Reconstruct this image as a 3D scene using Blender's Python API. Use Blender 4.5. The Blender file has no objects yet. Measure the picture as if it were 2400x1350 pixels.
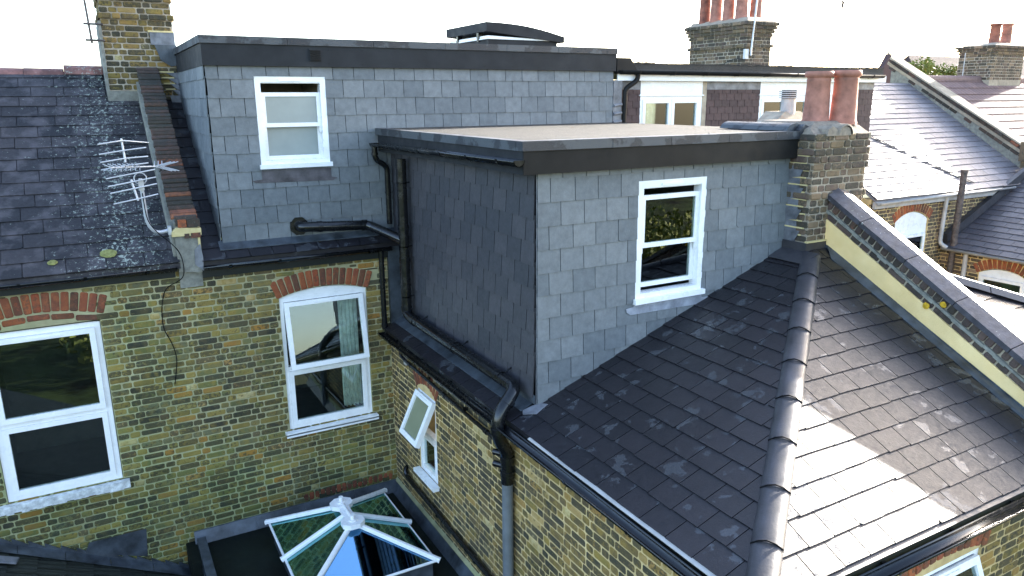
import bpy, math, random
from mathutils import Matrix, Vector
rnd = random.Random(7)
S = bpy.context.scene
COL = S.collection
# ---------------------------------------------------------------- camera
CAM = Vector((-3.1498, -8.8921, 2.9923))
cd = bpy.data.cameras.new('camera'); cam = bpy.data.objects.new('camera', cd); COL.objects.link(cam)
cd.sensor_width = 36; cd.lens = 26.15; cd.clip_start = 0.05; cd.clip_end = 2000
Mr = Matrix(((0.87179, 0.12608, -0.47337), (-0.48984, 0.21235, -0.84556), (-0.00609, 0.96903, 0.24689)))
cam.matrix_world = Matrix.Translation(CAM) @ Mr.to_4x4()
S.camera = cam
# ---------------------------------------------------------------- light
AZ, EL = 78.0, 18.7          # the sun: degrees from +Y towards +X, and above the horizon
W = bpy.data.worlds.new('World'); S.world = W; W.use_nodes = True
nt = W.node_tree; bg = nt.nodes['Background']
sk = nt.nodes.new('ShaderNodeTexSky'); sk.sky_type = 'NISHITA'; sk.sun_disc = False
sk.sun_elevation = math.radians(EL); sk.sun_rotation = math.radians(AZ)
sk.air_density = 0.8; sk.dust_density = 1.9; sk.ozone_density = 0.6; sk.altitude = 50
nt.links.new(sk.outputs[0], bg.inputs[0]); bg.inputs[1].default_value = 0.15
sl = bpy.data.lights.new('sun', 'SUN'); sl.energy = 5.0; sl.angle = math.radians(0.53); sl.color = (1.0, 0.94, 0.84)
so = bpy.data.objects.new('sun', sl); COL.objects.link(so)
sd = Vector((math.sin(math.radians(AZ))*math.cos(math.radians(EL)), math.cos(math.radians(AZ))*math.cos(math.radians(EL)), math.sin(math.radians(EL))))
so.rotation_euler = sd.to_track_quat('Z', 'Y').to_euler(); so.location = (20, 5, 12)
S.view_settings.view_transform = 'Standard'; S.view_settings.look = 'None'; S.view_settings.gamma = 1
S.view_settings.use_curve_mapping = False
S.view_settings.exposure = 2.8
S.render.engine = 'CYCLES'
S.cycles.max_bounces = 6; S.cycles.diffuse_bounces = 3; S.cycles.glossy_bounces = 4; S.cycles.transmission_bounces = 6
S.cycles.use_denoising = True

# ---------------------------------------------------------------- materials
def newmat(name):
    m = bpy.data.materials.new(name); m.use_nodes = True
    return m, m.node_tree, m.node_tree.nodes['Principled BSDF']
def N(t, typ, **k):
    n = t.nodes.new(typ)
    for a, b in k.items():
        if a.startswith('i_'): n.inputs[int(a[2:])].default_value = b
        else: setattr(n, a, b)
    return n
def setspec(b, v): b.inputs['Specular IOR Level'].default_value = v
def pos(t, scale=(1, 1, 1)):
    g = N(t, 'ShaderNodeNewGeometry'); mp = N(t, 'ShaderNodeMapping'); mp.inputs['Scale'].default_value = scale
    t.links.new(g.outputs['Position'], mp.inputs['Vector']); return mp.outputs[0]
def noise(t, vec, scale, detail=4, rough=.6):
    n = N(t, 'ShaderNodeTexNoise'); n.inputs['Scale'].default_value = scale
    n.inputs['Detail'].default_value = detail; n.inputs['Roughness'].default_value = rough
    t.links.new(vec, n.inputs['Vector']); return n.outputs[0]
def ramp(t, fac, stops, interp='LINEAR'):
    r = N(t, 'ShaderNodeValToRGB'); r.color_ramp.interpolation = interp
    el = r.color_ramp.elements
    while len(el) < len(stops): el.new(0.5)
    for e, (p, c) in zip(el, stops):
        e.position = p; e.color = (c[0], c[1], c[2], 1) if not isinstance(c, (int, float)) else (c, c, c, 1)
    t.links.new(fac, r.inputs[0]); return r.outputs[0]
def mix(t, fac, a, b, mode='MIX'):
    m = N(t, 'ShaderNodeMix', data_type='RGBA', blend_type=mode)
    for s, v in ((0, fac), (6, a), (7, b)):
        if isinstance(v, (int, float)): m.inputs[s].default_value = v
        elif isinstance(v, tuple): m.inputs[s].default_value = (*v, 1)
        else: t.links.new(v, m.inputs[s])
    return m.outputs[2]
def math_(t, op, a, b=0.0):
    m = N(t, 'ShaderNodeMath', operation=op)
    for i, v in enumerate((a, b)):
        if isinstance(v, (int, float)): m.inputs[i].default_value = v
        else: t.links.new(v, m.inputs[i])
    return m.outputs[0]
def rnd_piece(t):
    o = N(t, 'ShaderNodeObjectInfo'); g = N(t, 'ShaderNodeNewGeometry')
    return math_(t, 'FRACT', math_(t, 'ADD', o.outputs['Random'], g.outputs['Random Per Island']))
def bump(t, b, h, strength, dist=.01):
    n = N(t, 'ShaderNodeBump'); n.inputs['Strength'].default_value = strength; n.inputs['Distance'].default_value = dist
    t.links.new(h, n.inputs['Height']); t.links.new(n.outputs[0], b.inputs['Normal'])
def plain(name, col, rough=.5, spec=.5, metal=0.0, var=.12, vs=6, bumpy=.1, bs=60):
    m, t, b = newmat(name); v = pos(t)
    n = noise(t, v, vs)
    c = ramp(t, n, [(.3, tuple(x*(1-var*1.6) for x in col)), (.7, tuple(min(1, x*(1+var)) for x in col))])
    t.links.new(c, b.inputs['Base Color']); b.inputs['Roughness'].default_value = rough; setspec(b, spec)
    b.inputs['Metallic'].default_value = metal
    r = ramp(t, noise(t, v, vs*2.3), [(.3, max(0, rough-.1)), (.7, min(1, rough+.1))]); t.links.new(r, b.inputs['Roughness'])
    if bumpy: bump(t, b, noise(t, v, bs), bumpy)
    return m
def brickmat(name, stops, soot=.5, red=False, alt=(.30, .20, .05), pale=(.42, .34, .16)):
    if red: alt, pale = (.36, .12, .05), (.42, .20, .12)
    m, t, b = newmat(name); v = pos(t); r = rnd_piece(t)
    base = ramp(t, r, stops)
    r2 = math_(t, 'FRACT', math_(t, 'MULTIPLY', r, 17.3))
    off = N(t, 'ShaderNodeVectorMath', operation='ADD'); t.links.new(v, off.inputs[0])
    cx = N(t, 'ShaderNodeCombineXYZ'); t.links.new(math_(t, 'MULTIPLY', r, 40), cx.inputs[0]); t.links.new(cx.outputs[0], off.inputs[1])
    n1 = noise(t, off.outputs[0], 26, 6, .72)
    n2 = noise(t, off.outputs[0], 60, 4, .75)
    n3 = noise(t, off.outputs[0], 13, 3, .6)
    base = mix(t, ramp(t, n3, [(.45, 0), (.62, .65)]), base, alt)
    k = math_(t, 'ADD', n1, math_(t, 'MULTIPLY', math_(t, 'SUBTRACT', r2, .5), .30))
    dark = ramp(t, k, [(.47, 0), (.57, soot)])
    c = mix(t, dark, base, (.042, .043, .034))
    lt = ramp(t, n2, [(.60, 0), (.70, .5)])
    c = mix(t, lt, c, pale)
    c = mix(t, 1.0, c, ramp(t, noise(t, v, 1.1, 4, .6), [(.32, (.62, .64, .62)), (.52, (1.0, 1.0, 1.0)), (.7, (1.12, 1.10, 1.0))]), 'MULTIPLY')
    t.links.new(c, b.inputs['Base Color']); b.inputs['Roughness'].default_value = .88; setspec(b, .25)
    bump(t, b, noise(t, off.outputs[0], 55, 5, .7), .6, .012)
    return m
Y1, Y2_, DK, GY, OR, PL, OL = (.22, .165, .05), (.31, .225, .065), (.055, .05, .034), (.14, .135, .075), (.34, .165, .035), (.48, .39, .19), (.17, .16, .055)
M = {}
M['brick_green'] = brickmat('brick_green', [(0, OL), (.14, DK), (.28, Y1), (.44, GY), (.6, OL), (.74, Y2_), (.88, GY), (.95, OR), (1, PL)], .75)
M['brick_yellow'] = brickmat('brick_yellow', [(0, Y1), (.2, DK), (.4, (.18, .125, .05)), (.6, (.085, .068, .045)), (.75, (.24, .16, .055)), (.9, (.30, .18, .06)), (1, PL)], .8)
M['brick_sooty'] = brickmat('brick_sooty', alt=(.17, .13, .08), pale=(.34, .28, .22), stops=[(0, (.18, .125, .075)), (.3, (.09, .06, .05)), (.55, (.14, .095, .07)), (.8, (.22, .155, .085)), (1, (.28, .19, .13))], soot=.75)
M['brick_dark'] = brickmat('brick_dark', [(0, (.07, .05, .045)), (.5, (.10, .07, .06)), (.9, (.13, .09, .07)), (1, (.25, .11, .07))], .55, False, (.13, .085, .07), (.26, .22, .19))
M['brick_red'] = brickmat('brick_red', [(0, (.30, .075, .035)), (.4, (.22, .07, .04)), (.7, (.34, .10, .04)), (1, (.15, .06, .04))], .6, True)
M['brick_coping'] = brickmat('brick_coping', [(0, (.05, .045, .04)), (.5, (.09, .055, .04)), (.85, (.055, .06, .055)), (.95, (.25, .09, .05)), (1, (.3, .12, .06))], .75, False, (.12, .065, .05), (.30, .29, .25))
def mortar(name, a, b_, s=9):
    m, t, b = newmat(name); v = pos(t)
    c = ramp(t, noise(t, v, s, 5), [(.3, a), (.7, b_)])
    c = mix(t, ramp(t, noise(t, v, 1.4, 3), [(.4, 0), (.75, .5)]), c, tuple(x*.5 for x in a))
    t.links.new(c, b.inputs['Base Color']); b.inputs['Roughness'].default_value = .95; setspec(b, .1)
    bump(t, b, noise(t, v, 90, 4), .5, .01); return m
M['mortar_green'] = mortar('mortar_green', (.32, .29, .165), (.47, .43, .25))
M['mortar_yellow'] = mortar('mortar_yellow', (.48, .35, .165), (.68, .52, .26))
M['mortar_grey'] = mortar('mortar_grey', (.29, .24, .18), (.46, .39, .29))
M['flaunch'] = mortar('flaunch', (.20, .165, .13), (.36, .30, .23), 22)
def green_cast(m):  # green colour cast painted into brick and mortar, stronger low and to the left
    t = m.node_tree; b = t.nodes['Principled BSDF']; src = b.inputs['Base Color'].links[0].from_socket; v = pos(t)
    sp = N(t, 'ShaderNodeSeparateXYZ'); t.links.new(v, sp.inputs[0])
    k = math_(t, 'ADD', noise(t, v, .9, 4, .6), math_(t, 'ADD', math_(t, 'MULTIPLY', sp.outputs[2], -.14), math_(t, 'MULTIPLY', sp.outputs[0], -.07)))
    t.links.new(mix(t, ramp(t, k, [(.62, 0), (1.0, .55)]), src, mix(t, 1.0, src, (.62, .88, .66), 'MULTIPLY')), b.inputs['Base Color'])
green_cast(M['mortar_green']); green_cast(M['brick_green'])
M['render_yellow'] = mortar('render_yellow', (.86, .60, .26), (.93, .69, .34), 3)
M['cement'] = mortar('cement', (.17, .165, .14), (.32, .31, .26), 14)
M['fresh_mortar'] = mortar('fresh_mortar', (.60, .48, .22), (.72, .60, .32), 20)
def slatemat(name, a, b_, rough=.5, wet=0.0, spec=.5, lich=0.0, wetcol=None, hue=0.03, wetrough=.16, wscale=2.2):
    m, t, b = newmat(name); v = pos(t); r = rnd_piece(t)
    base = ramp(t, r, [(0, a), (.5, tuple((x+y)/2 for x, y in zip(a, b_))), (1, b_)])
    n = noise(t, pos(t, (1, 1, 1)), 12, 6, .7)
    base = mix(t, .55, base, mix(t, 1.0, base, ramp(t, n, [(.25, .5), (.75, 1.4)]), 'MULTIPLY'))
    rr = ramp(t, noise(t, v, 30, 3), [(.3, max(.05, rough-.09)), (.7, rough+.09)])
    if wet:
        off = N(t, 'ShaderNodeVectorMath', operation='ADD'); t.links.new(v, off.inputs[0])
        cx = N(t, 'ShaderNodeCombineXYZ'); t.links.new(math_(t, 'MULTIPLY', r, 3), cx.inputs[1]); t.links.new(cx.outputs[0], off.inputs[1])
        w = noise(t, off.outputs[0], wscale, 5, .62)
        wm = ramp(t, w, [(wet, 0), (wet+.006, 1)])
        base = mix(t, wm, base, wetcol or tuple(x*1.4 for x in b_))
        rr = mix(t, wm, rr, (wetrough,)*3)
    if lich:
        m5 = noise(t, v, 4.5, 4, .6)
        base = mix(t, ramp(t, m5, [(.48, 0), (.66, .7)]), base, tuple(x*2.1 for x in b_))
        l = noise(t, v, 26, 6, .75); l2 = noise(t, v, 2.0, 2)
        g = N(t, 'ShaderNodeNewGeometry'); sp = N(t, 'ShaderNodeSeparateXYZ'); t.links.new(g.outputs['Position'], sp.inputs[0])
        band = math_(t, 'ABSOLUTE', math_(t, 'ADD', sp.outputs[0], 2.95))
        bm = ramp(t, band, [(0, .135), (.9, 0.02)])
        k = math_(t, 'ADD', math_(t, 'ADD', l, math_(t, 'MULTIPLY', l2, .12)), bm)
        base = mix(t, ramp(t, k, [(.735, 0), (.775, lich)]), base, (.36, .40, .33))
    t.links.new(base, b.inputs['Base Color']); t.links.new(rr, b.inputs['Roughness']); setspec(b, spec)
    bump(t, b, noise(t, v, 38, 6, .7), .35, .006)
    return m
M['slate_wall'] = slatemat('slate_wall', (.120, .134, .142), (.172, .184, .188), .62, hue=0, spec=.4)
M['slate_wall_shade'] = slatemat('slate_wall_shade', (.040, .041, .047), (.060, .057, .062), .5, spec=.4)  # wall slate again, with the shade on the dormer cheek put into its colour
M['slate_roof'] = slatemat('slate_roof', (.011, .0105, .013), (.018, .016, .019), .42, wet=.60, wetcol=(.045, .047, .052), spec=.42, wetrough=.24, wscale=4.2)
M['slate_old'] = slatemat('slate_old', (.014, .0145, .017), (.042, .038, .040), .68, lich=.8, spec=.3)
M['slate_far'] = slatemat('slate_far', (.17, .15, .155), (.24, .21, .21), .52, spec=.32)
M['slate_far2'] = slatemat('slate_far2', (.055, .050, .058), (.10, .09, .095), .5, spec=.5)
M['tile_brown'] = slatemat('tile_brown', (.055, .034, .034), (.080, .048, .046), .7, spec=.3)
M['tile_red'] = slatemat('tile_red', (.16, .10, .09), (.22, .135, .115), .7, spec=.3)
M['tile_low'] = slatemat('tile_low', (.014, .018, .015), (.03, .034, .026), .6, spec=.35)
M['ridge_red'] = slatemat('ridge_red', (.12, .05, .04), (.17, .075, .06), .6, lich=.6, spec=.35)
M['ridge_grey'] = plain('ridge_grey', (.042, .040, .044), .40, .5, var=.25)
M['coping_stone'] = plain('coping_stone', (.055, .052, .062), .5, .5, var=.35, vs=9, bumpy=.3)
def add_lichen(m, thr, col=(.34, .37, .32)):
    t = m.node_tree; b = t.nodes['Principled BSDF']; src = b.inputs['Base Color'].links[0].from_socket; v = pos(t)
    k = math_(t, 'ADD', noise(t, v, 24, 6, .75), math_(t, 'MULTIPLY', noise(t, v, 1.6, 2), .35))
    t.links.new(mix(t, ramp(t, k, [(thr, 0), (thr+.03, .8)]), src, col), b.inputs['Base Color'])
add_lichen(M['coping_stone'], .82)
def feltmat():
    m, t, b = newmat('felt'); v = pos(t)
    c = ramp(t, noise(t, v, 3, 5), [(.35, (.020, .020, .019)), (.65, (.040, .039, .037))])
    c = mix(t, ramp(t, noise(t, v, 260, 2), [(.45, 0), (.60, .7)]), c, (.12, .112, .10))
    t.links.new(c, b.inputs['Base Color']); b.inputs['Roughness'].default_value = .85; setspec(b, .25)
    bump(t, b, noise(t, v, 240, 2), .8, .01); return m
M['felt'] = feltmat()
def trimmat():
    m, t, b = newmat('roof_trim'); v = pos(t)
    w = noise(t, v, 3.2, 4, .6)
    c = ramp(t, w, [(.47, (.018, .020, .024)), (.51, (.060, .067, .072))])
    c = mix(t, ramp(t, noise(t, v, 220, 2), [(.5, 0), (.65, .35)]), c, (.085, .09, .095))
    t.links.new(c, b.inputs['Base Color']); b.inputs['Roughness'].default_value = .6
    bump(t, b, noise(t, v, 200, 2), .6, .008); return m
M['roof_trim'] = trimmat()
M['fascia_grey'] = plain('fascia_grey', (.020, .0215, .024), .6, .22, var=.2, vs=3, bumpy=.06)
M['fascia_dark'] = plain('fascia_dark', (.010, .0095, .009), .55, .2, var=.25, vs=3, bumpy=.06)
M['fascia_black'] = plain('fascia_black', (.012, .015, .014), .5, .3, bumpy=0)
M['lead'] = plain('lead', (.055, .066, .078), .38, .5, var=.45, vs=5, bumpy=.35, bs=16)
M['lead_brown'] = plain('lead_brown', (.085, .075, .080), .5, .4, var=.35, vs=8, bumpy=.2, bs=18)
M['lead_bright'] = plain('lead_bright', (.27, .285, .32), .38, .5, var=.3, vs=7, bumpy=.25, bs=14)
M['lead_light'] = plain('lead_light', (.15, .155, .17), .42, .5, var=.35, vs=7, bumpy=.3, bs=18)
M['pvc_white'] = plain('pvc_white', (.83, .83, .82), .3, .5, var=.05, vs=4, bumpy=0)
M['white_dirty'] = plain('white_dirty', (.62, .64, .62), .6, .4, var=.3, vs=14, bumpy=.4, bs=40)
M['pvc_black'] = plain('pvc_black', (.006, .0065, .0075), .22, .5, var=.3, bumpy=0)
M['pvc_grey'] = plain('pvc_grey', (.13, .145, .155), .5, .4, var=.12, vs=8, bumpy=.05)
M['pvc_palegrey'] = plain('pvc_palegrey', (.42, .40, .38), .5, .4, var=.15, bumpy=0)
M['iron_brown'] = plain('iron_brown', (.10, .075, .065), .55, .4, var=.4, vs=15, bumpy=.2)
M['alu'] = plain('alu', (.50, .51, .53), .4, .5, metal=.3, var=.08, bumpy=0)
M['terracotta'] = plain('terracotta', (.36, .155, .105), .75, .35, var=.28, vs=7, bumpy=.2)
M['terracotta_dark'] = plain('terracotta_dark', (.25, .085, .05), .7, .35, var=.4, vs=6, bumpy=.2)
M['room'] = plain('room', (.05, .048, .042), .9, .1, bumpy=0)
M['room_pale'] = plain('room_pale', (.40, .36, .27), .9, .1, bumpy=0)
M['blind'] = plain('blind', (.40, .43, .41), .8, .2, var=.05, bumpy=0)
M['curtain'] = plain('curtain', (.74, .75, .68), .9, .1, var=.2, vs=12, bumpy=.1)
M['deck'] = plain('deck', (.006, .010, .008), .6, .25, var=.4, vs=2, bumpy=.25, bs=120)
M['grass'] = plain('grass', (.030, .045, .014), .95, .1, var=.6, vs=.6, bumpy=.4)
M['foliage'] = slatemat('foliage', (.10, .12, .03), (.20, .22, .05), .7, spec=.2)
M['bark'] = plain('bark', (.08, .06, .04), .9, .1)
M['yellow_lichen'] = plain('yellow_lichen', (.55, .33, .03), .9, .1, var=.3, vs=30)
M['moss'] = plain('moss', (.22, .22, .08), .95, .1, var=.3, vs=30)
M['bird'] = plain('bird', (.03, .03, .035), .8, .1, bumpy=0)
M['black_gap'] = plain('black_gap', (.006, .006, .007), .8, .1, bumpy=0)
def glassmat(name, tint=(.85, .92, .90), extra=0.0, rough=0.0, gcol=(.95, 1, 1)):
    m, t, b = newmat(name); t.nodes.remove(b)
    out = t.nodes['Material Output']
    tr = N(t, 'ShaderNodeBsdfTransparent'); tr.inputs[0].default_value = (*tint, 1)
    gl = N(t, 'ShaderNodeBsdfGlossy'); gl.inputs['Roughness'].default_value = rough; gl.inputs[0].default_value = (*gcol, 1)
    fr = N(t, 'ShaderNodeFresnel'); fr.inputs[0].default_value = 1.55
    f2 = math_(t, 'ADD', math_(t, 'MULTIPLY', fr.outputs[0], 1.6), extra)
    ms = N(t, 'ShaderNodeMixShader'); t.links.new(f2, ms.inputs[0]); t.links.new(tr.outputs[0], ms.inputs[1]); t.links.new(gl.outputs[0], ms.inputs[2])
    t.links.new(ms.outputs[0], out.inputs[0]); return m
M['glass'] = glassmat('glass')
M['glass_green'] = glassmat('glass_green', (.35, .72, .70), .30, .06, gcol=(.42, .92, .95))
M['glass_blue'] = glassmat('glass_blue', (.20, .55, .80), .38, .02, gcol=(.40, .75, 1.0))
def frost(name, col):
    m, t, b = newmat(name); b.inputs['Base Color'].default_value = (*col, 1); b.inputs['Roughness'].default_value = .12
    n = noise(t, pos(t), 3, 3); t.links.new(ramp(t, n, [(.3, tuple(x*.85 for x in col)), (.7, col)]), b.inputs['Base Color']); return m
M['glass_frosted'] = frost('glass_frosted', (.30, .33, .31))
M['glass_frosted_dull'] = frost('glass_frosted_dull', (.22, .24, .15))

# ---------------------------------------------------------------- mesh helpers
class MB:
    def __init__(s): s.v = []; s.f = []; s.sm = []
    def add(s, vs, fs, smooth=False):
        b = len(s.v); s.v += [tuple(v) for v in vs]
        for f in fs: s.f.append(tuple(i+b for i in f)); s.sm.append(smooth)
        return s
    def box(s, a, b):
        x0, y0, z0 = (min(a[i], b[i]) for i in range(3)); x1, y1, z1 = (max(a[i], b[i]) for i in range(3))
        return s.add([(x0, y0, z0), (x1, y0, z0), (x1, y1, z0), (x0, y1, z0), (x0, y0, z1), (x1, y0, z1), (x1, y1, z1), (x0, y1, z1)],
                     [(0, 3, 2, 1), (4, 5, 6, 7), (0, 1, 5, 4), (1, 2, 6, 5), (2, 3, 7, 6), (3, 0, 4, 7)])
    def prism(s, poly, vec):
        n = len(poly); vec = Vector(vec); p = [Vector(q) for q in poly]
        return s.add(p+[q+vec for q in p], [tuple(range(n-1, -1, -1)), tuple(range(n, 2*n))]+[(i, (i+1) % n, (i+1) % n+n, i+n) for i in range(n)])
    def tube(s, pts, r, n=12, cap=True):
        pts = [Vector(p) for p in pts]; rs = r if isinstance(r, (list, tuple)) else [r]*len(pts)
        rings = []; up = None
        for i, p in enumerate(pts):
            d = (pts[min(i+1, len(pts)-1)]-pts[max(i-1, 0)]).normalized()
            if up is None: up = Vector((0, 0, 1)) if abs(d.z) < .9 else Vector((0, 1, 0))
            a = d.cross(up)
            a = a.normalized() if a.length > 1e-4 else d.orthogonal().normalized()
            up = a.cross(d).normalized()
            rings.append([p+(a*math.cos(2*math.pi*k/n)+up*math.sin(2*math.pi*k/n))*rs[i] for k in range(n)])
        fs = []
        for i in range(len(pts)-1):
            for k in range(n): fs.append((i*n+k, (i+1)*n+k, (i+1)*n+(k+1) % n, i*n+(k+1) % n))
        s.add([v for rg in rings for v in rg], fs, True)
        if cap:
            s.add(rings[0], [tuple(range(n))]); s.add(rings[-1], [tuple(range(n-1, -1, -1))])
        return s
    def frame(s, T, w, h, t, d0, d1, b=None):    # rectangular frame ring in a local frame
        b = t if b is None else b
        for (u0, v0, u1, v1) in ((0, 0, w, b), (0, h-t, w, h), (0, b, t, h-t), (w-t, b, w, h-t)):
            s.lbox(T, (u0, v0, d0), (u1, v1, d1))
        return s
    def lbox(s, T, a, b):
        O, U, V, Nn = T
        m = MB().box(a, b)
        return s.add([O+U*v[0]+V*v[1]+Nn*v[2] for v in m.v], m.f if U.cross(V).dot(Nn) > 0 else [f[::-1] for f in m.f])
    def build(s, name, mat, parent=None, label=None):
        me = bpy.data.meshes.new(name); me.from_pydata(s.v, [], s.f)
        if any(s.sm): me.polygons.foreach_set('use_smooth', s.sm)
        me.materials.append(M[mat] if isinstance(mat, str) else mat); me.update()
        o = bpy.data.objects.new(name, me); COL.objects.link(o)
        if parent: o.parent = parent
        if label: o['label'] = label
        return o
def V3(*a): return Vector(a)
def smooth_path(pts, k=4, rad=.35):
    """round the corners of a polyline"""
    pts = [Vector(p) for p in pts]; out = [pts[0]]
    for i in range(1, len(pts)-1):
        a, b, c = pts[i-1], pts[i], pts[i+1]
        ra = min(rad, (b-a).length*.45); rc = min(rad, (c-b).length*.45)
        p0 = b+(a-b).normalized()*ra; p1 = b+(c-b).normalized()*rc
        for j in range(k+1):
            t = j/k; out.append(p0*(1-t)**2+b*2*t*(1-t)+p1*t*t)
    out.append(pts[-1]); return out
def thing(name, label, cat, loc=(0, 0, 0), group=None):
    o = bpy.data.objects.new(name, None); COL.objects.link(o); o.location = (0, 0, 0); o.empty_display_size = .2
    o['label'] = label; o['category'] = cat
    if group: o['group'] = group
    return o
def tag(o, label, cat, group=None):
    o['label'] = label; o['category'] = cat
    if group: o['group'] = group
    return o
def frameT(O, U, V):
    U = Vector(U).normalized(); V = Vector(V).normalized(); return (Vector(O), U, V, U.cross(V))

# ---- brick walls
def brick_shape(w, h, d=.012, rg=None, back=.03):
    rg = rg or rnd
    c = min(.012, h*.2); j = lambda a=.0022: rg.uniform(-a, a)
    x, y = w/2, h/2
    o = [(-x+c, -y), (x-c, -y), (x, -y+c), (x, y-c), (x-c, y), (-x+c, y), (-x, y-c), (-x, -y+c)]
    bk = [(a, b, -back) for a, b in o]
    rim = [(a+j(), b+j(), d-.006) for a, b in o]
    f = [(a*(1-.010/x)+j(), b*(1-.009/y)+j(), d+j(.0015)) for a, b in o]
    vs = bk+rim+f; fs = []
    for i in range(8):
        k = (i+1) % 8; fs += [(i, k, k+8, i+8), (i+8, k+8, k+16, i+16)]
    fs.append(tuple(range(16, 24)))
    return vs, fs
_bcache = {}
def brick_mesh(w, h, d, mat):
    key = (round(w, 3), round(h, 3), round(d, 3), mat, rnd.randrange(5))
    if key not in _bcache:
        vs, fs = brick_shape(w, h, d); me = bpy.data.meshes.new('brick'); me.from_pydata(vs, [], fs); me.materials.append(M[mat]); _bcache[key] = me
    return _bcache[key]
def lay_bricks(parent, items, mat, cap=300, name='brick'):
    """items: (T, w, h, centre_u, centre_v, extra_n[, rot]) -> the cap nearest as objects, the rest joined"""
    def ctr(it): T = it[0]; return T[0]+T[1]*it[3]+T[2]*it[4]
    def area(it): return -it[1]*it[2]/((ctr(it)-CAM).length**2)
    vis = sorted(items, key=area)
    for i, it in enumerate(vis[:cap]):
        T, w, h, u, v, e = it[:6]; rot = it[6] if len(it) > 6 else rnd.uniform(-.006, .006)
        me = brick_mesh(w, h, .006+rnd.choice((0, .002, -.002)), mat)
        o = bpy.data.objects.new(name, me); COL.objects.link(o); o.parent = parent
        Rm = Matrix((T[1], T[2], T[3])).transposed() @ Matrix.Rotation(rot, 3, 'Z')
        o.matrix_local = Matrix.Translation(T[0]+T[1]*u+T[2]*v+T[3]*e) @ Rm.to_4x4()
    if len(vis) > cap:
        mb = MB()
        for it in vis[cap:]:
            T, w, h, u, v, e = it[:6]; rot = it[6] if len(it) > 6 else 0
            vs, fs = brick_shape(w, h, .006+rnd.uniform(-.002, .002)); c, s_ = math.cos(rot), math.sin(rot)
            mb.add([T[0]+T[1]*(u+p[0]*c-p[1]*s_)+T[2]*(v+p[0]*s_+p[1]*c)+T[3]*(e+p[2]) for p in vs], fs)
        o = mb.build('brickwork', mat, parent); o['kind'] = 'stuff'
def wall_bricks(T, u0, u1, v0, v1, holes=(), below=None, above=None, proj=None, seed=0, ch=.075, top=None, bond='flemish'):
    """rectangles of a bonded wall; holes are (u0,v0,u1,v1); below(u): lowest v kept; proj(i,v): (stretch, push) per course"""
    rg = random.Random(seed); out = []
    n = int(round((v1-v0)/ch))
    for i in range(n):
        a = v0+i*ch+.0052; b = v0+(i+1)*ch-.0052
        ext, push = proj(i, n) if proj else (0, 0)
        lo, hi = u0-ext, u1+ext
        u = lo-(.056 if i % 2 == 0 else .225)+(0 if seed % 2 else 0)
        k = i % 2
        while u < hi:
            if bond == 'stretcher': w = .215
            else: w = .215 if k % 2 == 0 else .1025
            w += rg.uniform(-.008, .006)-.003; k += 1
            x0, x1 = max(u, lo), min(u+w, hi); u += w+.0105
            if x1-x0 < .035: continue
            segs = [(x0, a, x1, b)]
            for hl in holes:
                ns = []
                for s in segs:
                    if s[2] <= hl[0] or s[0] >= hl[2] or s[3] <= hl[1]+.01 or s[1] >= hl[3]-.01: ns.append(s); continue
                    if s[0] < hl[0]-.03: ns.append((s[0], s[1], hl[0]-.004, s[3]))
                    if s[2] > hl[2]+.03: ns.append((hl[2]+.004, s[1], s[2], s[3]))
                    if s[3] > hl[3]+.012 and s[1] < hl[3]: ns.append((max(s[0], hl[0]), hl[3]+.004, min(s[2], hl[2]), s[3]))
                    if s[1] < hl[1]-.012 and s[3] > hl[1]: ns.append((max(s[0], hl[0]), s[1], min(s[2], hl[2]), hl[1]-.004))
                segs = ns
            for s in segs:
                uc = (s[0]+s[2])/2; s = list(s)
                if below and below(uc) is not None:
                    lo_, hi_ = below(uc)
                    if s[3] > lo_ and s[1] < hi_:
                        if s[3] > hi_+.014: s[1] = hi_
                        elif s[1] < lo_-.014: s[3] = lo_
                        else: continue
                if top and top(uc) is not None:
                    lim = top(uc)
                    if s[1] > lim-.012: continue
                    s[3] = min(s[3], lim)
                if s[3]-s[1] < .012 or s[2]-s[0] < .02: continue
                full = True
                w_ = s[2]-s[0]
                w_ = round(w_/.004)*.004
                out.append((T, w_, s[3]-s[1], uc, (s[1]+s[3])/2+rg.uniform(-.0015, .0015), push))
    return out
def wall_base(mb, T, u0, u1, v0, v1, holes, depth=.25, rec=0.0):
    """solid wall with rectangular holes behind the bricks, front at -rec"""
    us = sorted({u0, u1, *[h[0] for h in holes], *[h[2] for h in holes]}); us = [u for u in us if u0 <= u <= u1]
    for a, b in zip(us[:-1], us[1:]):
        cuts = sorted([(h[1], h[3]) for h in holes if h[0] < (a+b)/2 < h[2]]); v = v0
        for c in cuts:
            if c[0] > v: mb.lbox(T, (a, v, -depth), (b, c[0], -rec))
            v = c[1]
        if v < v1: mb.lbox(T, (a, v, -depth), (b, v1, -rec))
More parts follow.
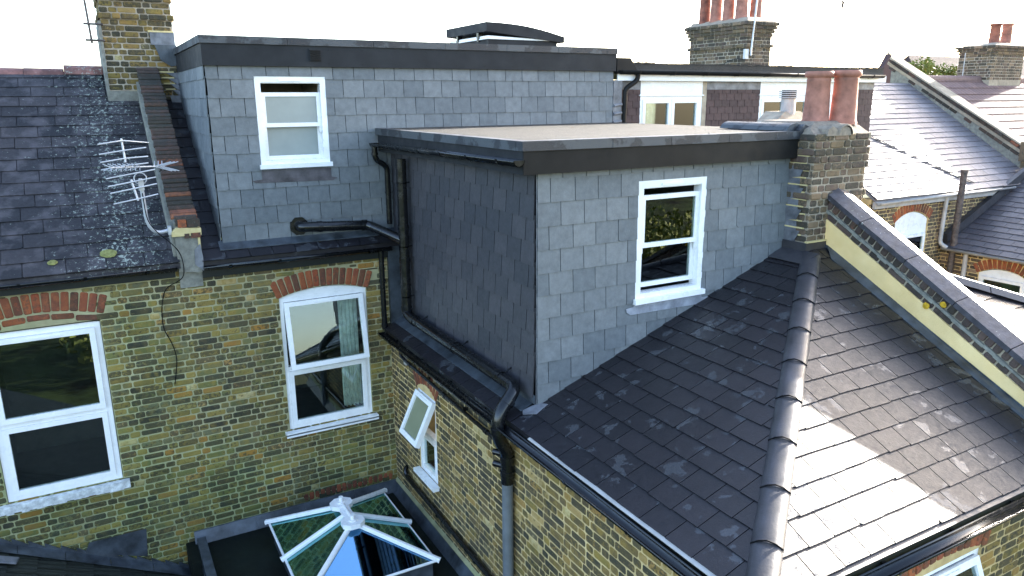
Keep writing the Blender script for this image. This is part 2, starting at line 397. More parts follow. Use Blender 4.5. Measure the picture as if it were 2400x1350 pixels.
def arch(T, uc, half, spring, rise, ring, n, mat, parent, over=.07, skew=True, name='arch_brick', push=.004):
    """segmental arch of soldier bricks; returns functions of the inner and outer line"""
    R = (half*half+rise*rise)/(2*rise); vc = spring+rise-R
    th = math.asin(min(1, (half+over*.4)/R))
    items = []
    for i in range(n):
        a = -th+2*th*(i+.5)/n
        rr = R+ring/2; wd = 2*th*R/n-.010+.004
        items.append((T, wd, ring-.006+rnd.uniform(-.006, .004), uc+math.sin(a)*rr, vc+math.cos(a)*rr, push, -a))
    lay_bricks(parent, items, mat, 300, name)
    def outer(u):
        x = u-uc
        if abs(x) > half+over+.09: return None
        r2 = R+ring; k = max(0, abs(x)-half)/max(.001, (half+over)-half)
        lo_ = spring+ring*.8*min(1, k); hi_ = vc+math.sqrt(max(0, r2*r2-x*x))+.006
        return (lo_, hi_) if k < 1.05 else None
    def inner(u):
        x = u-uc; return vc+math.sqrt(max(0, R*R-x*x))
    return inner, outer
# ---- slates
def clip(poly, hp):
    a, b, c = hp; out = []
    for i in range(len(poly)):
        p, q = poly[i], poly[(i+1) % len(poly)]
        dp, dq = a*p[0]+b*p[1]-c, a*q[0]+b*q[1]-c
        if dp <= 0: out.append(p)
        if (dp < 0) != (dq < 0) and dp != 0 and dq != 0:
            t = dp/(dp-dq); out.append((p[0]+(q[0]-p[0])*t, p[1]+(q[1]-p[1])*t))
    return out
def parea(p): return abs(sum(p[i][0]*p[(i+1) % len(p)][1]-p[(i+1) % len(p)][0]*p[i][1] for i in range(len(p))))/2
def half_plane(p, q, inside):
    a, b = q[1]-p[1], -(q[0]-p[0]); c = a*p[0]+b*p[1]
    return (a, b, c) if a*inside[0]+b*inside[1] < c else (-a, -b, -c)
_scache = {}
def slates(parent, T, u0, u1, v0, v1, rh, w, mat, th=.006, planes=(), holes=(), name='slate', cap=300, gap=.007, seed=1, lap=.03, chip=.25, rowoff=0.0, wvar=.006, jit=.0015, firstrow=None):
    rg = random.Random(seed); res = []
    O, U, V, Nn = T; i = 0; v = v0
    while v < v1-.01:
        h = rh if not (firstrow and i == 0) else firstrow
        u = u0-w*(.5 if i % 2 else 1)*1.0-rowoff*i
        while u < u1:
            ww = w+rg.choice((-1, -.5, 0, .5, 1))*wvar
            a, b = max(u, u0)+gap/2, min(u+ww, u1)-gap/2; u += ww
            if b-a < .02: continue
            vt = min(v+h+lap, v1)
            dv = rg.choice((-1, 0, 0, 1))*jit*1.5
            rect = [(a, v+dv), (b, v+dv+rg.choice((-1, 0, 1))*jit), (b, vt), (a, vt)]
            full = True
            if rg.random() < chip:
                k = rg.choice((.008, .014, .022))
                rect = [(a, v+dv), (b-k, v+dv), (b, v+dv+k*.8), (b, vt), (a, vt)] if rg.random() < .5 else [(a+k, v+dv), (b, v+dv), (b, vt), (a, vt), (a, v+dv+k*.8)]
            polys = [rect]
            for hl in holes:
                ns = []
                for p in polys:
                    l = clip(p, (1, 0, hl[0])); r = clip(p, (-1, 0, -hl[2]))
                    m_ = clip(clip(p, (-1, 0, -hl[0])), (1, 0, hl[2]))
                    if len(m_) < 3: ns.append(p); continue
                    up = clip(m_, (0, -1, -hl[3])); dn = clip(m_, (0, 1, hl[1]))
                    if abs(parea(up)-parea(m_)) < 1e-6 if len(up) > 2 else False: ns.append(p); continue
                    if abs(parea(dn)-parea(m_)) < 1e-6 if len(dn) > 2 else False: ns.append(p); continue
                    ns += [x for x in (l, r, up, dn) if len(x) > 2 and parea(x) > 4e-5]
                polys = ns
            for hp in planes: polys = [clip(p, hp) for p in polys if len(p) > 2]
            polys = [p for p in polys if len(p) > 2 and parea(p) > 2e-4]
            if polys: res.append((polys, v, h, rg.uniform(0, .0015)))
        v += h; i += 1
    def geo(polys, vb, h, dl):
        vs, fs = [], []
        for p in polys:
            n = len(p); b0 = len(vs)
            if sum(p[i][0]*p[(i+1) % n][1]-p[(i+1) % n][0]*p[i][1] for i in range(n)) < 0: p = p[::-1]
            for q in p: vs.append((q[0], q[1], (th+.0005+dl)*max(0, 1-(q[1]-vb)/h)))
            for q in p: vs.append((q[0], q[1], th+(th+.0005+dl)*(1-(q[1]-vb)/h)))
            fs += [tuple(b0+n+k for k in range(n)), tuple(b0+k for k in range(n-1, -1, -1))]+[(b0+k, b0+(k+1) % n, b0+(k+1) % n+n, b0+k+n) for k in range(n)]
        return vs, fs
    def size(r):
        p = r[0][0][0]; return -sum(parea(x) for x in r[0])/((O+U*p[0]+V*p[1]-CAM).length**2)
    res.sort(key=size)
    Rm = Matrix((U, V, Nn)).transposed().to_4x4()
    for r in res[:cap]:
        vs, fs = geo(*r); c = (r[0][0][0][0], r[0][0][0][1])
        vs = [(a-c[0], b-c[1], n) for a, b, n in vs]
        key = (tuple((round(a, 3), round(b, 3)) for a, b, n in vs), mat, round(th, 4)) if r[3] >= 0 else None
        if key in _scache: me = _scache[key]
        else:
            me = bpy.data.meshes.new(name); me.from_pydata(vs, [], fs); me.materials.append(M[mat]); _scache[key] = me
        o = bpy.data.objects.new(name, me); COL.objects.link(o); o.parent = parent
        o.matrix_local = Matrix.Translation(O+U*c[0]+V*c[1]) @ Rm
    if len(res) > cap:
        mb = MB()
        for r in res[cap:]:
            vs, fs = geo(*r); mb.add([O+U*a+V*b+Nn*n for a, b, n in vs], fs)
        o = mb.build(name+'_rows', mat, parent); o['kind'] = 'stuff'
def arch_hole(T, uc, half, spring, rise, parent, mat, depth=.25, rec=0.0, extra=0.0):
    """masonry between an arch's curve and the square hole behind it"""
    R = (half*half+rise*rise)/(2*rise); vc = spring+rise-R; mb = MB(); n = 12; h = half+extra
    top = spring+rise+.001
    for i in range(n):
        a = -half+2*half*i/n; b = -half+2*half*(i+1)/n
        va, vb = vc+math.sqrt(max(0, R*R-a*a)), vc+math.sqrt(max(0, R*R-b*b))
        q = [(uc+a, va), (uc+b, vb), (uc+b, top), (uc+a, top)]
        if top-max(va, vb) < .002 and top-min(va, vb) < .002: continue
        mb.prism([T[0]+T[1]*x+T[2]*y-T[3]*depth for x, y in q], T[3]*(depth-rec))
    mb.build('arch_backing', mat, parent)
def uv(T, p): d = Vector(p)-T[0]; return (d.dot(T[1]), d.dot(T[2]))
# ---- gutters and pipes
def gutter(p, q, label, mat='pvc_black', r=.055, brackets=4, wall=(0, 1, 0), name='gutter', outlet=None, group=None):
    t = thing(name, label, 'gutter', group=group); p, q = Vector(p), Vector(q); d = (q-p).normalized(); w = Vector(wall).normalized()
    up = Vector((0, 0, 1)); mb = MB(); n = 10
    def ring(c, rr): return [c+w*math.cos(math.pi*k/n)*rr-up*math.sin(math.pi*k/n)*rr for k in range(n+1)]
    R = [ring(p, r), ring(q, r), ring(p, r-.005), ring(q, r-.005)]
    vs = [v for x in R for v in x]; m = n+1; fs = []
    for k in range(n):
        fs += [(k, k+1, m+k+1, m+k), (2*m+k, 3*m+k, 3*m+k+1, 2*m+k+1), (k, 2*m+k, 2*m+k+1, k+1), (m+k, m+k+1, 3*m+k+1, 3*m+k)]
    fs += [(0, m, 3*m, 2*m), (n, 2*m+n, 3*m+n, m+n)]
    mb.add(vs, fs, True)
    for e in (p, q): mb.add(ring(e, r), [tuple(range(n+1))])
    mb.build('trough', mat, t)
    for i in range(brackets):
        c = p+(q-p)*((i+.5)/brackets); b = MB()
        rr = [ring(c-d*.015, r+.006), ring(c+d*.015, r+.006)]
        b.add([v for x in rr for v in x], [(k, k+1, m+k+1, m+k) for k in range(n)], True)
        b.prism([c-d*.015+w*(r), c+d*.015+w*(r), c+d*.015+w*(r)-up*.06, c-d*.015+w*(r)-up*.06], w*.02)
        b.build('bracket', mat, t)
    return t
def pipe(parent, pts, r, mat, name='pipe', joints=(), rad=.08, n=14, label=None):
    P = smooth_path(pts, 5, rad); o = MB().tube(P, r, n).build(name, mat, parent, label)
    for a, b in joints:
        a, b = Vector(a), Vector(b); MB().tube([a, b], r+.007, n).build('collar', mat, parent)
    return o
def pot(parent, x, y, z, r, h, mat, name='chimney_pot', lean=0):
    prof = [(0, r*1.08), (.04*h, r*1.08), (.07*h, r), (.5*h, r*.93), (.80*h, r*.88), (.83*h, r*.93), (.86*h, r*.88), (.88*h, r*.90), (.90*h, r*1.06), (.95*h, r*1.1), (h, r*1.04), (h, r*.82), (.6*h, r*.78)]
    mb = MB(); n = 22; vs, fs = [], []
    for a, b in prof: vs += [(x+math.cos(2*math.pi*k/n)*b+lean*a, y+math.sin(2*math.pi*k/n)*b, z+a) for k in range(n)]
    for i in range(len(prof)-1):
        for k in range(n): fs.append((i*n+k, i*n+(k+1) % n, (i+1)*n+(k+1) % n, (i+1)*n+k))
    mb.add(vs, fs, True); return mb.build(name, mat, parent)
# ---- windows
def sash_window(parent, T, w, h, top_gap, bot_gap, glass_mat, room_mat, label, horn=True, lift=0.0):
    """box sash: T at the lower left of the outer frame"""
    win = MB().frame(T, w, h, .065, -.10, .012).build('window', 'pvc_white', parent, label)
    MB().lbox(T, (.065, h-.075, -.03), (w-.065, h-.065, .0)).lbox(T, (w*.33, h-.052, .012), (w*.66, h-.030, .022)).build('trickle_vent', 'pvc_white', win)
    iw = w-.13; mid = h*.46
    def sash(v0, v1, d0, nm, hn):
        T2 = (T[0]+T[1]*.066+T[2]*v0, T[1], T[2], T[3]); hh = v1-v0
        m = MB().frame(T2, iw-.002, hh, .045, d0-.035, d0)
        if hn:
            for s0 in (0, iw-.032): m.lbox(T2, (s0, -.055, d0-.030), (s0+.030, 0, d0-.004)); m.lbox(T2, (s0+.006, -.075, d0-.028), (s0+.024, -.055, d0-.008))
        m.build(nm, 'pvc_white', win)
        MB().lbox(T2, (.045, .045, d0-.020), (iw-.047, hh-.045, d0-.014)).build('pane', glass_mat, win)
    sash(mid-.022, h-.066-top_gap, -.012, 'upper_sash', horn)
    sash(.066+bot_gap, mid+.022+lift, -.052, 'lower_sash', False)
    MB().lbox(T, (-.02, -.03, -.08), (w+.02, .02, .055)).build('sill', 'pvc_white', win)
    rm = MB().lbox(T, (.0, .0, -1.2), (w, h, -1.15)).lbox(T, (-.02, 0, -1.2), (0, h, -.1)).lbox(T, (w, 0, -1.2), (w+.02, h, -.1)).lbox(T, (0, -.02, -1.2), (w, 0, -.1)).lbox(T, (0, h, -1.2), (w, h+.02, -.1)).build('room_interior', room_mat, win)
    return win

def mz(y): return 1.25+.65*(y+.08)            # main rear roof slope
# ================================================================ SETTING
g = MB().box((-150, -150, -5.6), (250, 250, -5.3)).build('ground', 'grass'); g['kind'] = 'structure'

# ================================================================ 1 terraced house with the loft conversion
TW = frameT((0, 0, 0), (1, 0, 0), (0, 0, 1))       # rear wall plane, N = -y
house = thing('terraced_house', 'brick terraced house below the long slate hung dormer, open white window with curtains', 'house')
w2 = (-1.378, -1.037, -.298, .77)
wall = MB(); wall_base(wall, TW, -2.3, 0, -5.3, 1.2, [w2], .25)
wall_o = wall.build('rear_wall', 'mortar_green', house)
def arch1_outer(u):
    x = u+3.822
    if abs(x) > .63: return None
    R = (.57**2+.085**2)/(2*.085); vc = .775+.085-R; k = max(0, abs(x)-.555)/.07
    return (.70+.2*min(1, k), vc+math.sqrt((R+.215)**2-x*x)+.006)
ia, oa = arch(TW, -.838, .54, .68, .09, .225, 15, 'brick_red', wall_o)
arch_hole(TW, -.838, .54, .68, .09, wall_o, 'mortar_green')
HOUSE_BRICKS = wall_bricks(TW, -4.9, -.0, -2.75, 1.12, [w2, (-4.378, -1.18, -3.268, .70)], below=lambda u: oa(u) if u > -2.2 else arch1_outer(u), seed=3)
lay_bricks(wall_o, [b for b in HOUSE_BRICKS if b[3] > -2.3 and b[4] > -2.32], 'brick_green')
# window two: arched frame, upper sash pushed out, lower sash fixed
def arched_window(parent, T, w, h, rise, split, open_ang, label, curtain=False, headmat='pvc_white', roomw='room', hp=0.0):
    win = MB().frame(T, w, h, .055, -.09, -.02).lbox(T, (.055, split-.03, -.085), (w-.055, split+.03, -.022)).build('window', 'pvc_white', parent, label)
    pts = []; R = (w*w/4+rise*rise)/(2*rise)
    for i in range(13):
        x = -w/2+w*i/12; pts.append(T[0]+T[1]*(w/2+x)+T[2]*(h+hp-.002+rise-R+math.sqrt(R*R-x*x))+T[3]*-.025)
    pts += [T[0]+T[1]*w+T[2]*(h-.003)+T[3]*-.025, T[0]+T[2]*(h-.003)+T[3]*-.025]
    MB().prism(pts[::-1], -T[3]*.06).build('arched_head', headmat, win)
    if hp:
        for q in (.3, .62): MB().lbox(T, (.0, h+hp*q, -.03), (w, h+hp*q+.008, -.018)).build('bead', headmat, win)
    # lower sash
    T2 = (T[0]+T[1]*.056+T[2]*.056, T[1], T[2], T[3]); iw = w-.112; hl = split-.03-.057
    MB().frame(T2, iw, hl, .055, -.06, -.006).build('lower_sash', 'pvc_white', win)
    MB().lbox(T2, (.055, .055, -.035), (iw-.055, hl-.055, -.028)).build('pane', 'glass', win)
    # upper sash, hinged at its head
    hu = h-.057-(split+.03); ang = math.radians(open_ang)
    Vr = T[2]*math.cos(ang)-T[3]*math.sin(ang); Nr = T[1].cross(Vr)
    head = T[0]+T[1]*.056+T[2]*(h-.057)+T[3]*-.0
    T3 = (head-Vr*hu, T[1], Vr, Nr)
    MB().frame(T3, iw, hu, .055, -.03, .02).build('upper_sash', 'pvc_white', win)
    MB().lbox(T3, (.055, .055, -.008), (iw-.055, hu-.055, -.002)).build('pane', 'glass', win)
    MB().lbox(T3, (iw*.36, hu-.040, .02), (iw*.68, hu-.022, .028)).build('trickle_vent', 'pvc_white', win)
    MB().lbox(T, (0, 0, -1.4), (w, h, -1.35)).lbox(T, (-.02, 0, -1.4), (0, h, -.1)).lbox(T, (w, 0, -1.4), (w+.02, h, -.1)).lbox(T, (0, -.02, -1.4), (w, 0, -.1)).lbox(T, (0, h, -1.4), (w, h+.02, -.1)).build('room_interior', roomw, win)
    return win
T2w = (TW[0]+V3(-1.385, 0, -1.037), TW[1], TW[2], TW[3])
win2 = arched_window(house, T2w, 1.09, 1.712, .085, .80, 10.5, 'white window with its upper pane pushed open and curtains inside')
MB().box((-1.44, -.085, -1.075), (-.245, .09, -1.04)).box((-1.44, -.085, -1.10), (-.245, -.07, -1.06)).build('sill', 'pvc_white', win2)
def curtain_obj(x0, x1, z0, z1, y, label, folds=6, bulge=.03, group=None):
    mb = MB(); n = folds*6; vs = []
    for i in range(n+1):
        x = x0+(x1-x0)*i/n; a = math.sin(i/6*2*math.pi)*bulge
        vs += [(x, y+a, z0), (x+math.sin(i)*.004, y+a*.8, (z0+z1)/2), (x, y+a*.5, z1)]
    mb.add(vs, [q for i in range(n) for q in ((i*3, i*3+3, i*3+4, i*3+1), (i*3+1, i*3+4, i*3+5, i*3+2))], True)
    return tag(mb.build('curtain', 'curtain'), label, 'curtain', group)
curtain_obj(-.62, -.37, -.95, .60, .20, 'pale curtain hanging at right behind the window whose upper pane is open', 5)
# eave: deck, slates, fascia
Tm = frameT((0, -.10, mz(-.10)), (1, 0, 0), (0, 1, .65))
deck = MB().prism([(-2.22, -.08, mz(-.08)-.012), (3.6, -.08, mz(-.08)-.012), (3.6, .2, mz(.2)-.012), (-2.22, .2, mz(.2)-.012)], (0, 0, -.05))
deck.prism([(-2.22, .2, mz(.2)-.012), (-1.93, .2, mz(.2)-.012), (-1.93, 3.2, mz(3.2)-.012), (-2.22, 3.2, mz(3.2)-.012)], (0, 0, -.05))
rf = deck.build('roof', 'slate_roof', house)
slates(rf, Tm, -2.2, .12, 0, .30, .20, .26, 'slate_roof', seed=11, th=.008)
slates(rf, Tm, -2.2, -1.94, .2, 3.85, .215, .26, 'slate_roof', seed=12, th=.008)
MB().box((-2.2, -.055, 1.05), (.0, -.02, 1.19)).build('fascia_board', 'fascia_black', house)
MB().prism([(-1.98, .005, mz(.005)+.028), (.16, .005, mz(.005)+.028), (.16, .125, mz(.125)+.035), (-1.98, .125, mz(.125)+.035)], (0, 0, -.006)).build('lead_apron', 'lead', house)
gutter((-2.19, -.125, 1.195), (.02, -.125, 1.20), 'black gutter under the short slate eave below the slate hung dormer', brackets=4)

# ================================================================ 2 neighbour on the left
nb = thing('terraced_house', 'older brick house at left with lichen spotted slate roof and large white window', 'house')
w1 = (-4.375, -1.18, -3.270, .70)
wall = MB(); wall_base(wall, TW, -9.0, -2.3, -5.3, 1.2, [w1], .25)
wall1 = wall.build('rear_wall', 'mortar_green', nb)
ia1, oa1 = arch(TW, -3.822, .57, .775, .085, .215, 15, 'brick_red', wall1)
MB().box((-4.375, -.0, .70), (-3.27, .2, .71)).build('head_bed', 'mortar_green', wall1)
lay_bricks(wall1, [b for b in HOUSE_BRICKS if b[3] <= -2.3], 'brick_green')
# red stretchers that close the head of the arch
lay_bricks(wall1, [(TW, .205, .062, -3.822+(-2+i)*.218, .745+.068*(1-((i-2)/2.1)**2)-.002, .003, -(i-2)*.07) for i in range(5)], 'brick_red', name='arch_brick')
T1w = (TW[0]+V3(-4.37, 0, -1.18), TW[1], TW[2], TW[3])
win1 = arched_window(nb, T1w, 1.093, 1.868, .02, .86, 0, 'large closed white window with dark glass', headmat='pvc_white')
mb = MB(); xs = [-4.47+i*.07 for i in range(19)]
for a, b in zip(xs[:-1], xs[1:]):
    dz = rnd.uniform(-.012, .006); mb.box((a, -.075+rnd.uniform(-.003, .003), -1.275+dz), (b+.001, .02, -1.19))
mb.build('sill', 'white_dirty', win1)
Tn = frameT((0, -.10, mz(-.10)+.02), (1, 0, 0), (0, 1, .65))
rf1 = MB().prism([(-9, -.08, mz(-.08)), (-2.42, -.08, mz(-.08)), (-2.42, 3.2, mz(3.2)), (-9, 3.2, mz(3.2))], (0, 0, -.06)).prism([(-9, 3.2, mz(3.2)), (-2.42, 3.2, mz(3.2)), (-2.42, 6.3, mz(.1)), (-9, 6.3, mz(.1))], (0, 0, -.06)).build('roof', 'slate_old', nb)
slates(rf1, Tn, -5.4, -2.42, 0, 3.86, .2185, .385, 'slate_old', seed=31, th=.009, chip=.5, wvar=.02, jit=.004, holes=[(-2.86, 3.16, -2.3, 4.2)])
for i in range(7):
    x0 = -5.6+i*.46; x1 = min(x0+.455, -2.83); z = 3.40+.012*math.sin(i*1.3)-(.03 if i in (3, 4) else 0)
    vs = []; n = 8
    for x, rr in ((x0, .125), (x1, .118)): vs += [(x, 3.2-math.cos(math.pi*k/n)*rr*1.15, z-.06+math.sin(math.pi*k/n)*rr) for k in range(n+1)]
    MB().add(vs, [(k, n+1+k, n+2+k, k+1) for k in range(n)]+[tuple(range(n+1))], True).build('ridge_tile', 'ridge_red', rf1)
MB().box((-9, -.055, 1.09), (-2.48, -.02, 1.20)).build('fascia_board', 'fascia_black', nb)
gutter((-5.4, -.125, 1.225), (-2.46, -.125, 1.225), 'long black gutter along the lichen spotted slate roof at left', brackets=5)
# moss cushions lying on the roof, loose chip
for (u, v, r, lb) in ((-3.10, .235, .085, 'larger round yellow moss cushion low on the old slate roof'), (-3.62, .175, .05, 'smaller round yellow moss cushion low on the old slate roof')):
    c = Tn[0]+Tn[1]*u+Tn[2]*v+Tn[3]*.02; mb = MB(); vs = [c+Tn[3]*.016]; n = 14
    for k in range(n): a = 2*math.pi*k/n; vs.append(c+Tn[1]*math.cos(a)*r*.7+Tn[2]*math.sin(a)*r*.6+Tn[3]*.012)
    for k in range(n): a = 2*math.pi*k/n; q = r*rnd.uniform(.93, 1.05); vs.append(c+Tn[1]*math.cos(a)*q+Tn[2]*math.sin(a)*q*.8)
    mb.add(vs, [(0, 1+k, 1+(k+1) % n) for k in range(n)]+[(1+k, 1+n+k, 1+n+(k+1) % n, 1+(k+1) % n) for k in range(n)])
    tag(mb.build('moss_cushion', 'moss'), lb, 'moss')

# ================================================================ 3 party parapet between them
pp = thing('parapet_wall', 'old sloping brick party parapet with brick on edge coping and yellow cemented end', 'wall')
x0, x1 = -2.44, -2.20
mb = MB(); hh = .30
mb.prism([(x0, -.02, .95), (x0, 2.62, mz(2.62)-.3), (x0, 2.62, mz(2.62)+hh+.06), (x0, -.05, mz(-.05)+hh+.12)], (x1-x0, 0, 0))
mb.build('core', 'cement', pp)
Tc = frameT((x0-.02, .0, mz(0)+hh+.13), (1, 0, 0), (0, 1, .65))
L = 2.62*math.sqrt(1+.65**2); n = 40
items = [((Tc[0], Tc[1], Tc[2], Tc[3]), .27, L/n-.012, .14+rnd.uniform(-.006, .006), L*(i+.5)/n, rnd.uniform(-.006, .006)) for i in range(n)]
lay_bricks(pp, items, 'brick_coping')
MB().prism([(x0-.035, -.03, mz(0)+.0), (x0-.035, 2.6, mz(2.6)+.02), (x0-.035, 2.6, mz(2.6)+hh-.05), (x0-.035, -.03, mz(0)+hh)], (.035, 0, 0)).build('mortar_fillet', 'cement', pp)
# end face: yellow mortar cap, orange and dark bricks, grey cement patch
zc = mz(-.05)+hh
MB().prism([(x0-.03, -.10, zc-.02), (x1+.03, -.10, zc-.02), (x1+.03, -.10, zc+.055), (x0+.02, -.10, zc+.075), (x0-.03, -.10, zc+.03)], (0, .16, 0)).build('mortar_cap', 'fresh_mortar', pp)
MB().prism([(x0+.0, -.075, 1.15), (x1, -.075, 1.12), (x1, -.075, zc-.02), (x0, -.075, zc-.02)], (0, .09, 0)).build('cement_patch', 'cement', pp)
MB().box((x1-.012, -.085, 1.38), (x1+.012, -.06, zc-.02)).build('mortar_edge', 'fresh_mortar', pp)
Te = (Vector((x0, -.075, zc)), V3(1, 0, 0), V3(0, 0, 1), V3(0, -1, 0))
for (u, v, w, h, e, mt, lb) in ((.085, .115, .085, .085, .02, 'brick_red', 'bright orange brick end'), (.20, .115, .13, .085, .02, 'brick_coping', None), (.21, -.02, .10, .055, .028, 'brick_coping', None), (.12, -.02, .05, .05, .028, 'brick_coping', None)):
    o = MB().lbox(Te, (u-w/2, v-h/2, -.05), (u+w/2, v+h/2, e)).build('brick', mt, pp, lb)
MB().box((x0+.02, -.06, mz(0)+hh+.06), (x1-.0, .1, mz(0)+hh+.16)).build('end_block', 'brick_coping', pp)
MB().prism([(x1-.07, -.095, 1.22), (x1+.01, -.10, 1.14), (x1+.02, -.10, 1.30), (x1+.005, -.095, 1.45), (x1-.06, -.095, 1.38)], (0, .012, 0)).build('lead_corner', 'lead_light', pp)

# ================================================================ 4 left chimney
def stack(label, x0, x1, y0, y1, z0, z1, mat, mort, proj=None, seed=1, left=True, front=True, right=False, cap=300, base=True, name='chimney_stack', holes=()):
    t = thing(name, label, 'chimney')
    MB().box((x0, y0, z0-.6), (x1, y1, z1)).build('mortar_core', mort, t)
    it = []
    pj = proj or (lambda i, n: (0, 0))
    Tf = (Vector((x0, y0, z0)), V3(1, 0, 0), V3(0, 0, 1), V3(0, -1, 0)); Tl = (Vector((x0, y1, z0)), V3(0, -1, 0), V3(0, 0, 1), V3(-1, 0, 0))
    it += wall_bricks(Tf, 0, x1-x0, 0, z1-z0, holes, proj=pj, seed=seed)
    if left: it += wall_bricks(Tl, 0, y1-y0, 0, z1-z0, proj=pj, seed=seed+1)
    n = int(round((z1-z0)/.075))
    lay_bricks(t, it, mat, cap)
    mb = MB()
    for i in range(n):
        e, p = pj(i, n)
        if p > .003: mb.box((x0-p+.004, y0-p+.004, z0+i*.075+.004), (x1+p, y1+p, z0+(i+1)*.075-.004))
    if mb.v: mb.build('corbel_core', mort, t)
    return t
pj1 = lambda i, n: (.03, .03) if i in (14,) else ((.02, .02) if i > 16 else (0, 0))
ch1 = stack('tall sooty yellow brick chimney stack at top left, rising off the frame', -2.80, -1.95, 2.6, 3.7, 2.98, 4.78, 'brick_yellow', 'mortar_grey', pj1, 41)
MB().box((-2.82, 2.575, 2.86), (-2.30, 2.6, 3.12)).build('render_base', 'cement', ch1)
MB().box((-2.835, 2.58, 2.9), (-2.80, 3.72, 4.0)).build('side_render', 'cement', ch1)
Tf = (Vector((-2.80, 2.6, 2.98)), V3(1, 0, 0), V3(0, 0, 1), V3(0, -1, 0))
MB().lbox(Tf, (.56, .74, .012), (.86, .90, .022)).build('lead_flashing', 'lead_light', ch1)
MB().lbox(Tf, (.54, .90, .0), (.86, .92, .026)).build('mortar_line', 'fresh_mortar', ch1)
MB().prism([(-2.20, 2.575, 3.72), (-1.93, 2.575, 3.72), (-1.93, 2.575, 3.46), (-2.02, 2.575, 3.44), (-2.14, 2.575, 3.52)], (0, -.02, 0)).build('lead_flashing', 'lead', ch1)
for i in range(4):
    z = 3.36-i*.075*1.0
    MB().prism([(-2.10+i*.02, 2.57, z), (-1.95, 2.57, z), (-1.95, 2.57, z-.09)], (0, -.015, 0)).build('step_flashing', 'lead_light', ch1)
    MB().box((-2.18+i*.02, 2.565, z+.0), (-2.0, 2.585, z+.018)).build('mortar_line', 'fresh_mortar', ch1)
MB().prism([(-2.08, 2.56, 3.06), (-1.92, 2.56, 3.06), (-1.92, 2.56, 2.86), (-1.98, 2.56, 2.87), (-2.06, 2.56, 2.95)], (0, -.015, 0)).build('lead_flashing', 'lead_light', ch1)
ap = thing('aerial_pole', 'thin rusty aerial pole clamped to left side of the tall left chimney', 'pole')
pipe(ap, [(-2.93, 2.62, 3.72), (-2.99, 2.62, 5.2)], .014, 'iron_brown', 'mast')
for z in (3.76, 3.96): MB().tube([(-3.0, 2.62, z), (-2.78, 2.58, z-.005)], .014, 8).build('bracket', 'iron_brown', ap)

# ================================================================ 5 TV aerial on the left parapet
ta = thing('tv_aerial', 'white television aerial with long rods on a bent mast fixed to the party parapet', 'aerial')
pipe(ta, [(-2.47, -.02, 1.62), (-2.62, -.08, 1.60), (-2.70, -.10, 1.72), (-2.71, -.12, 2.20)], .02, 'alu', 'mast', rad=.1)
MB().box((-2.50, -.06, 1.57), (-2.465, .02, 1.66)).build('wall_bracket', 'alu', ta)
MB().box((-2.735, -.17, 2.08), (-2.685, -.10, 2.18)).build('clamp', 'pvc_palegrey', ta)
bm0, bm1 = V3(-2.45, .12, 2.30), V3(-2.98, -.30, 2.34); bd = (bm1-bm0).normalized(); sd_ = bd.cross(V3(0, 0, 1)).normalized()
MB().tube([bm0, bm1], .010, 6).build('boom', 'alu', ta)
for i in range(7):
    c = bm1+(bm0-bm1)*(i*.085+.02); mb = MB()
    for s1 in (-1, 1):
        for s2 in (-1, 1): mb.tube([c, c+bd*.05+sd_*.055*s1+V3(0, 0, .035*s2)], .0045, 5)
    mb.build('director', 'alu', ta)
for i in range(3):
    c = bm0+bd*(.03+.05*i); mb = MB()
    for s1 in (-1, 1): mb.tube([c, c-bd*.12+sd_*.12*s1+V3(0, 0, .05)], .005, 5); mb.tube([c, c-bd*.12+sd_*.12*s1+V3(0, 0, -.05)], .005, 5)
    mb.build('director', 'alu', ta)
MB().tube([V3(-2.71, -.12, 2.2)+Vector((math.cos(a)*.06, 0, math.sin(a)*.06)) for a in [k*math.pi/8 for k in range(17)]], .006, 6).build('dipole_loop', 'alu', ta)
for (p, q) in (((-2.84, -.16, 2.62), (-2.83, -.18, 2.38)), ((-2.80, -.18, 2.20), (-2.76, -.2, 1.98))): MB().tube([p, q], .011, 6).build('reflector_bar', 'alu', ta)
for z, k in ((2.60, .2), (2.50, 0), (2.42, .05), (2.345, .02)):
    MB().tube([(-3.06, -.22, z-.03), (-2.835, -.19, z), (-2.62+k*.2, -.14+k, z+.02-k*.3)], .0075, 6).build('reflector_rod', 'alu', ta)
for z, dx in ((2.26, 0), (2.18, .01), (2.11, .02), (2.00, .04)):
    MB().tube([(-3.03+dx, -.24, z-.035), (-2.79+dx, -.20, z), (-2.56, -.14, z+.03)], .0075, 6).build('reflector_rod', 'alu', ta)
tag(MB().tube(smooth_path([(-2.71, -.15, 2.05), (-2.70, -.16, 1.75), (-2.60, -.1, 1.60), (-2.50, -.10, 1.50), (-2.40, -.10, 1.36), (-2.385, -.10, 1.13), (-2.44, -.03, 1.04), (-2.60, -.02, .98), (-2.66, -.02, .76), (-2.67, -.02, .51), (-2.60, -.02, .35), (-2.56, -.02, .14), (-2.62, -.02, -.16)], 4, .12), .005, 6).build('cable', 'black_gap'), 'thin dark cable hanging down the left brick wall from the aerial', 'cable')

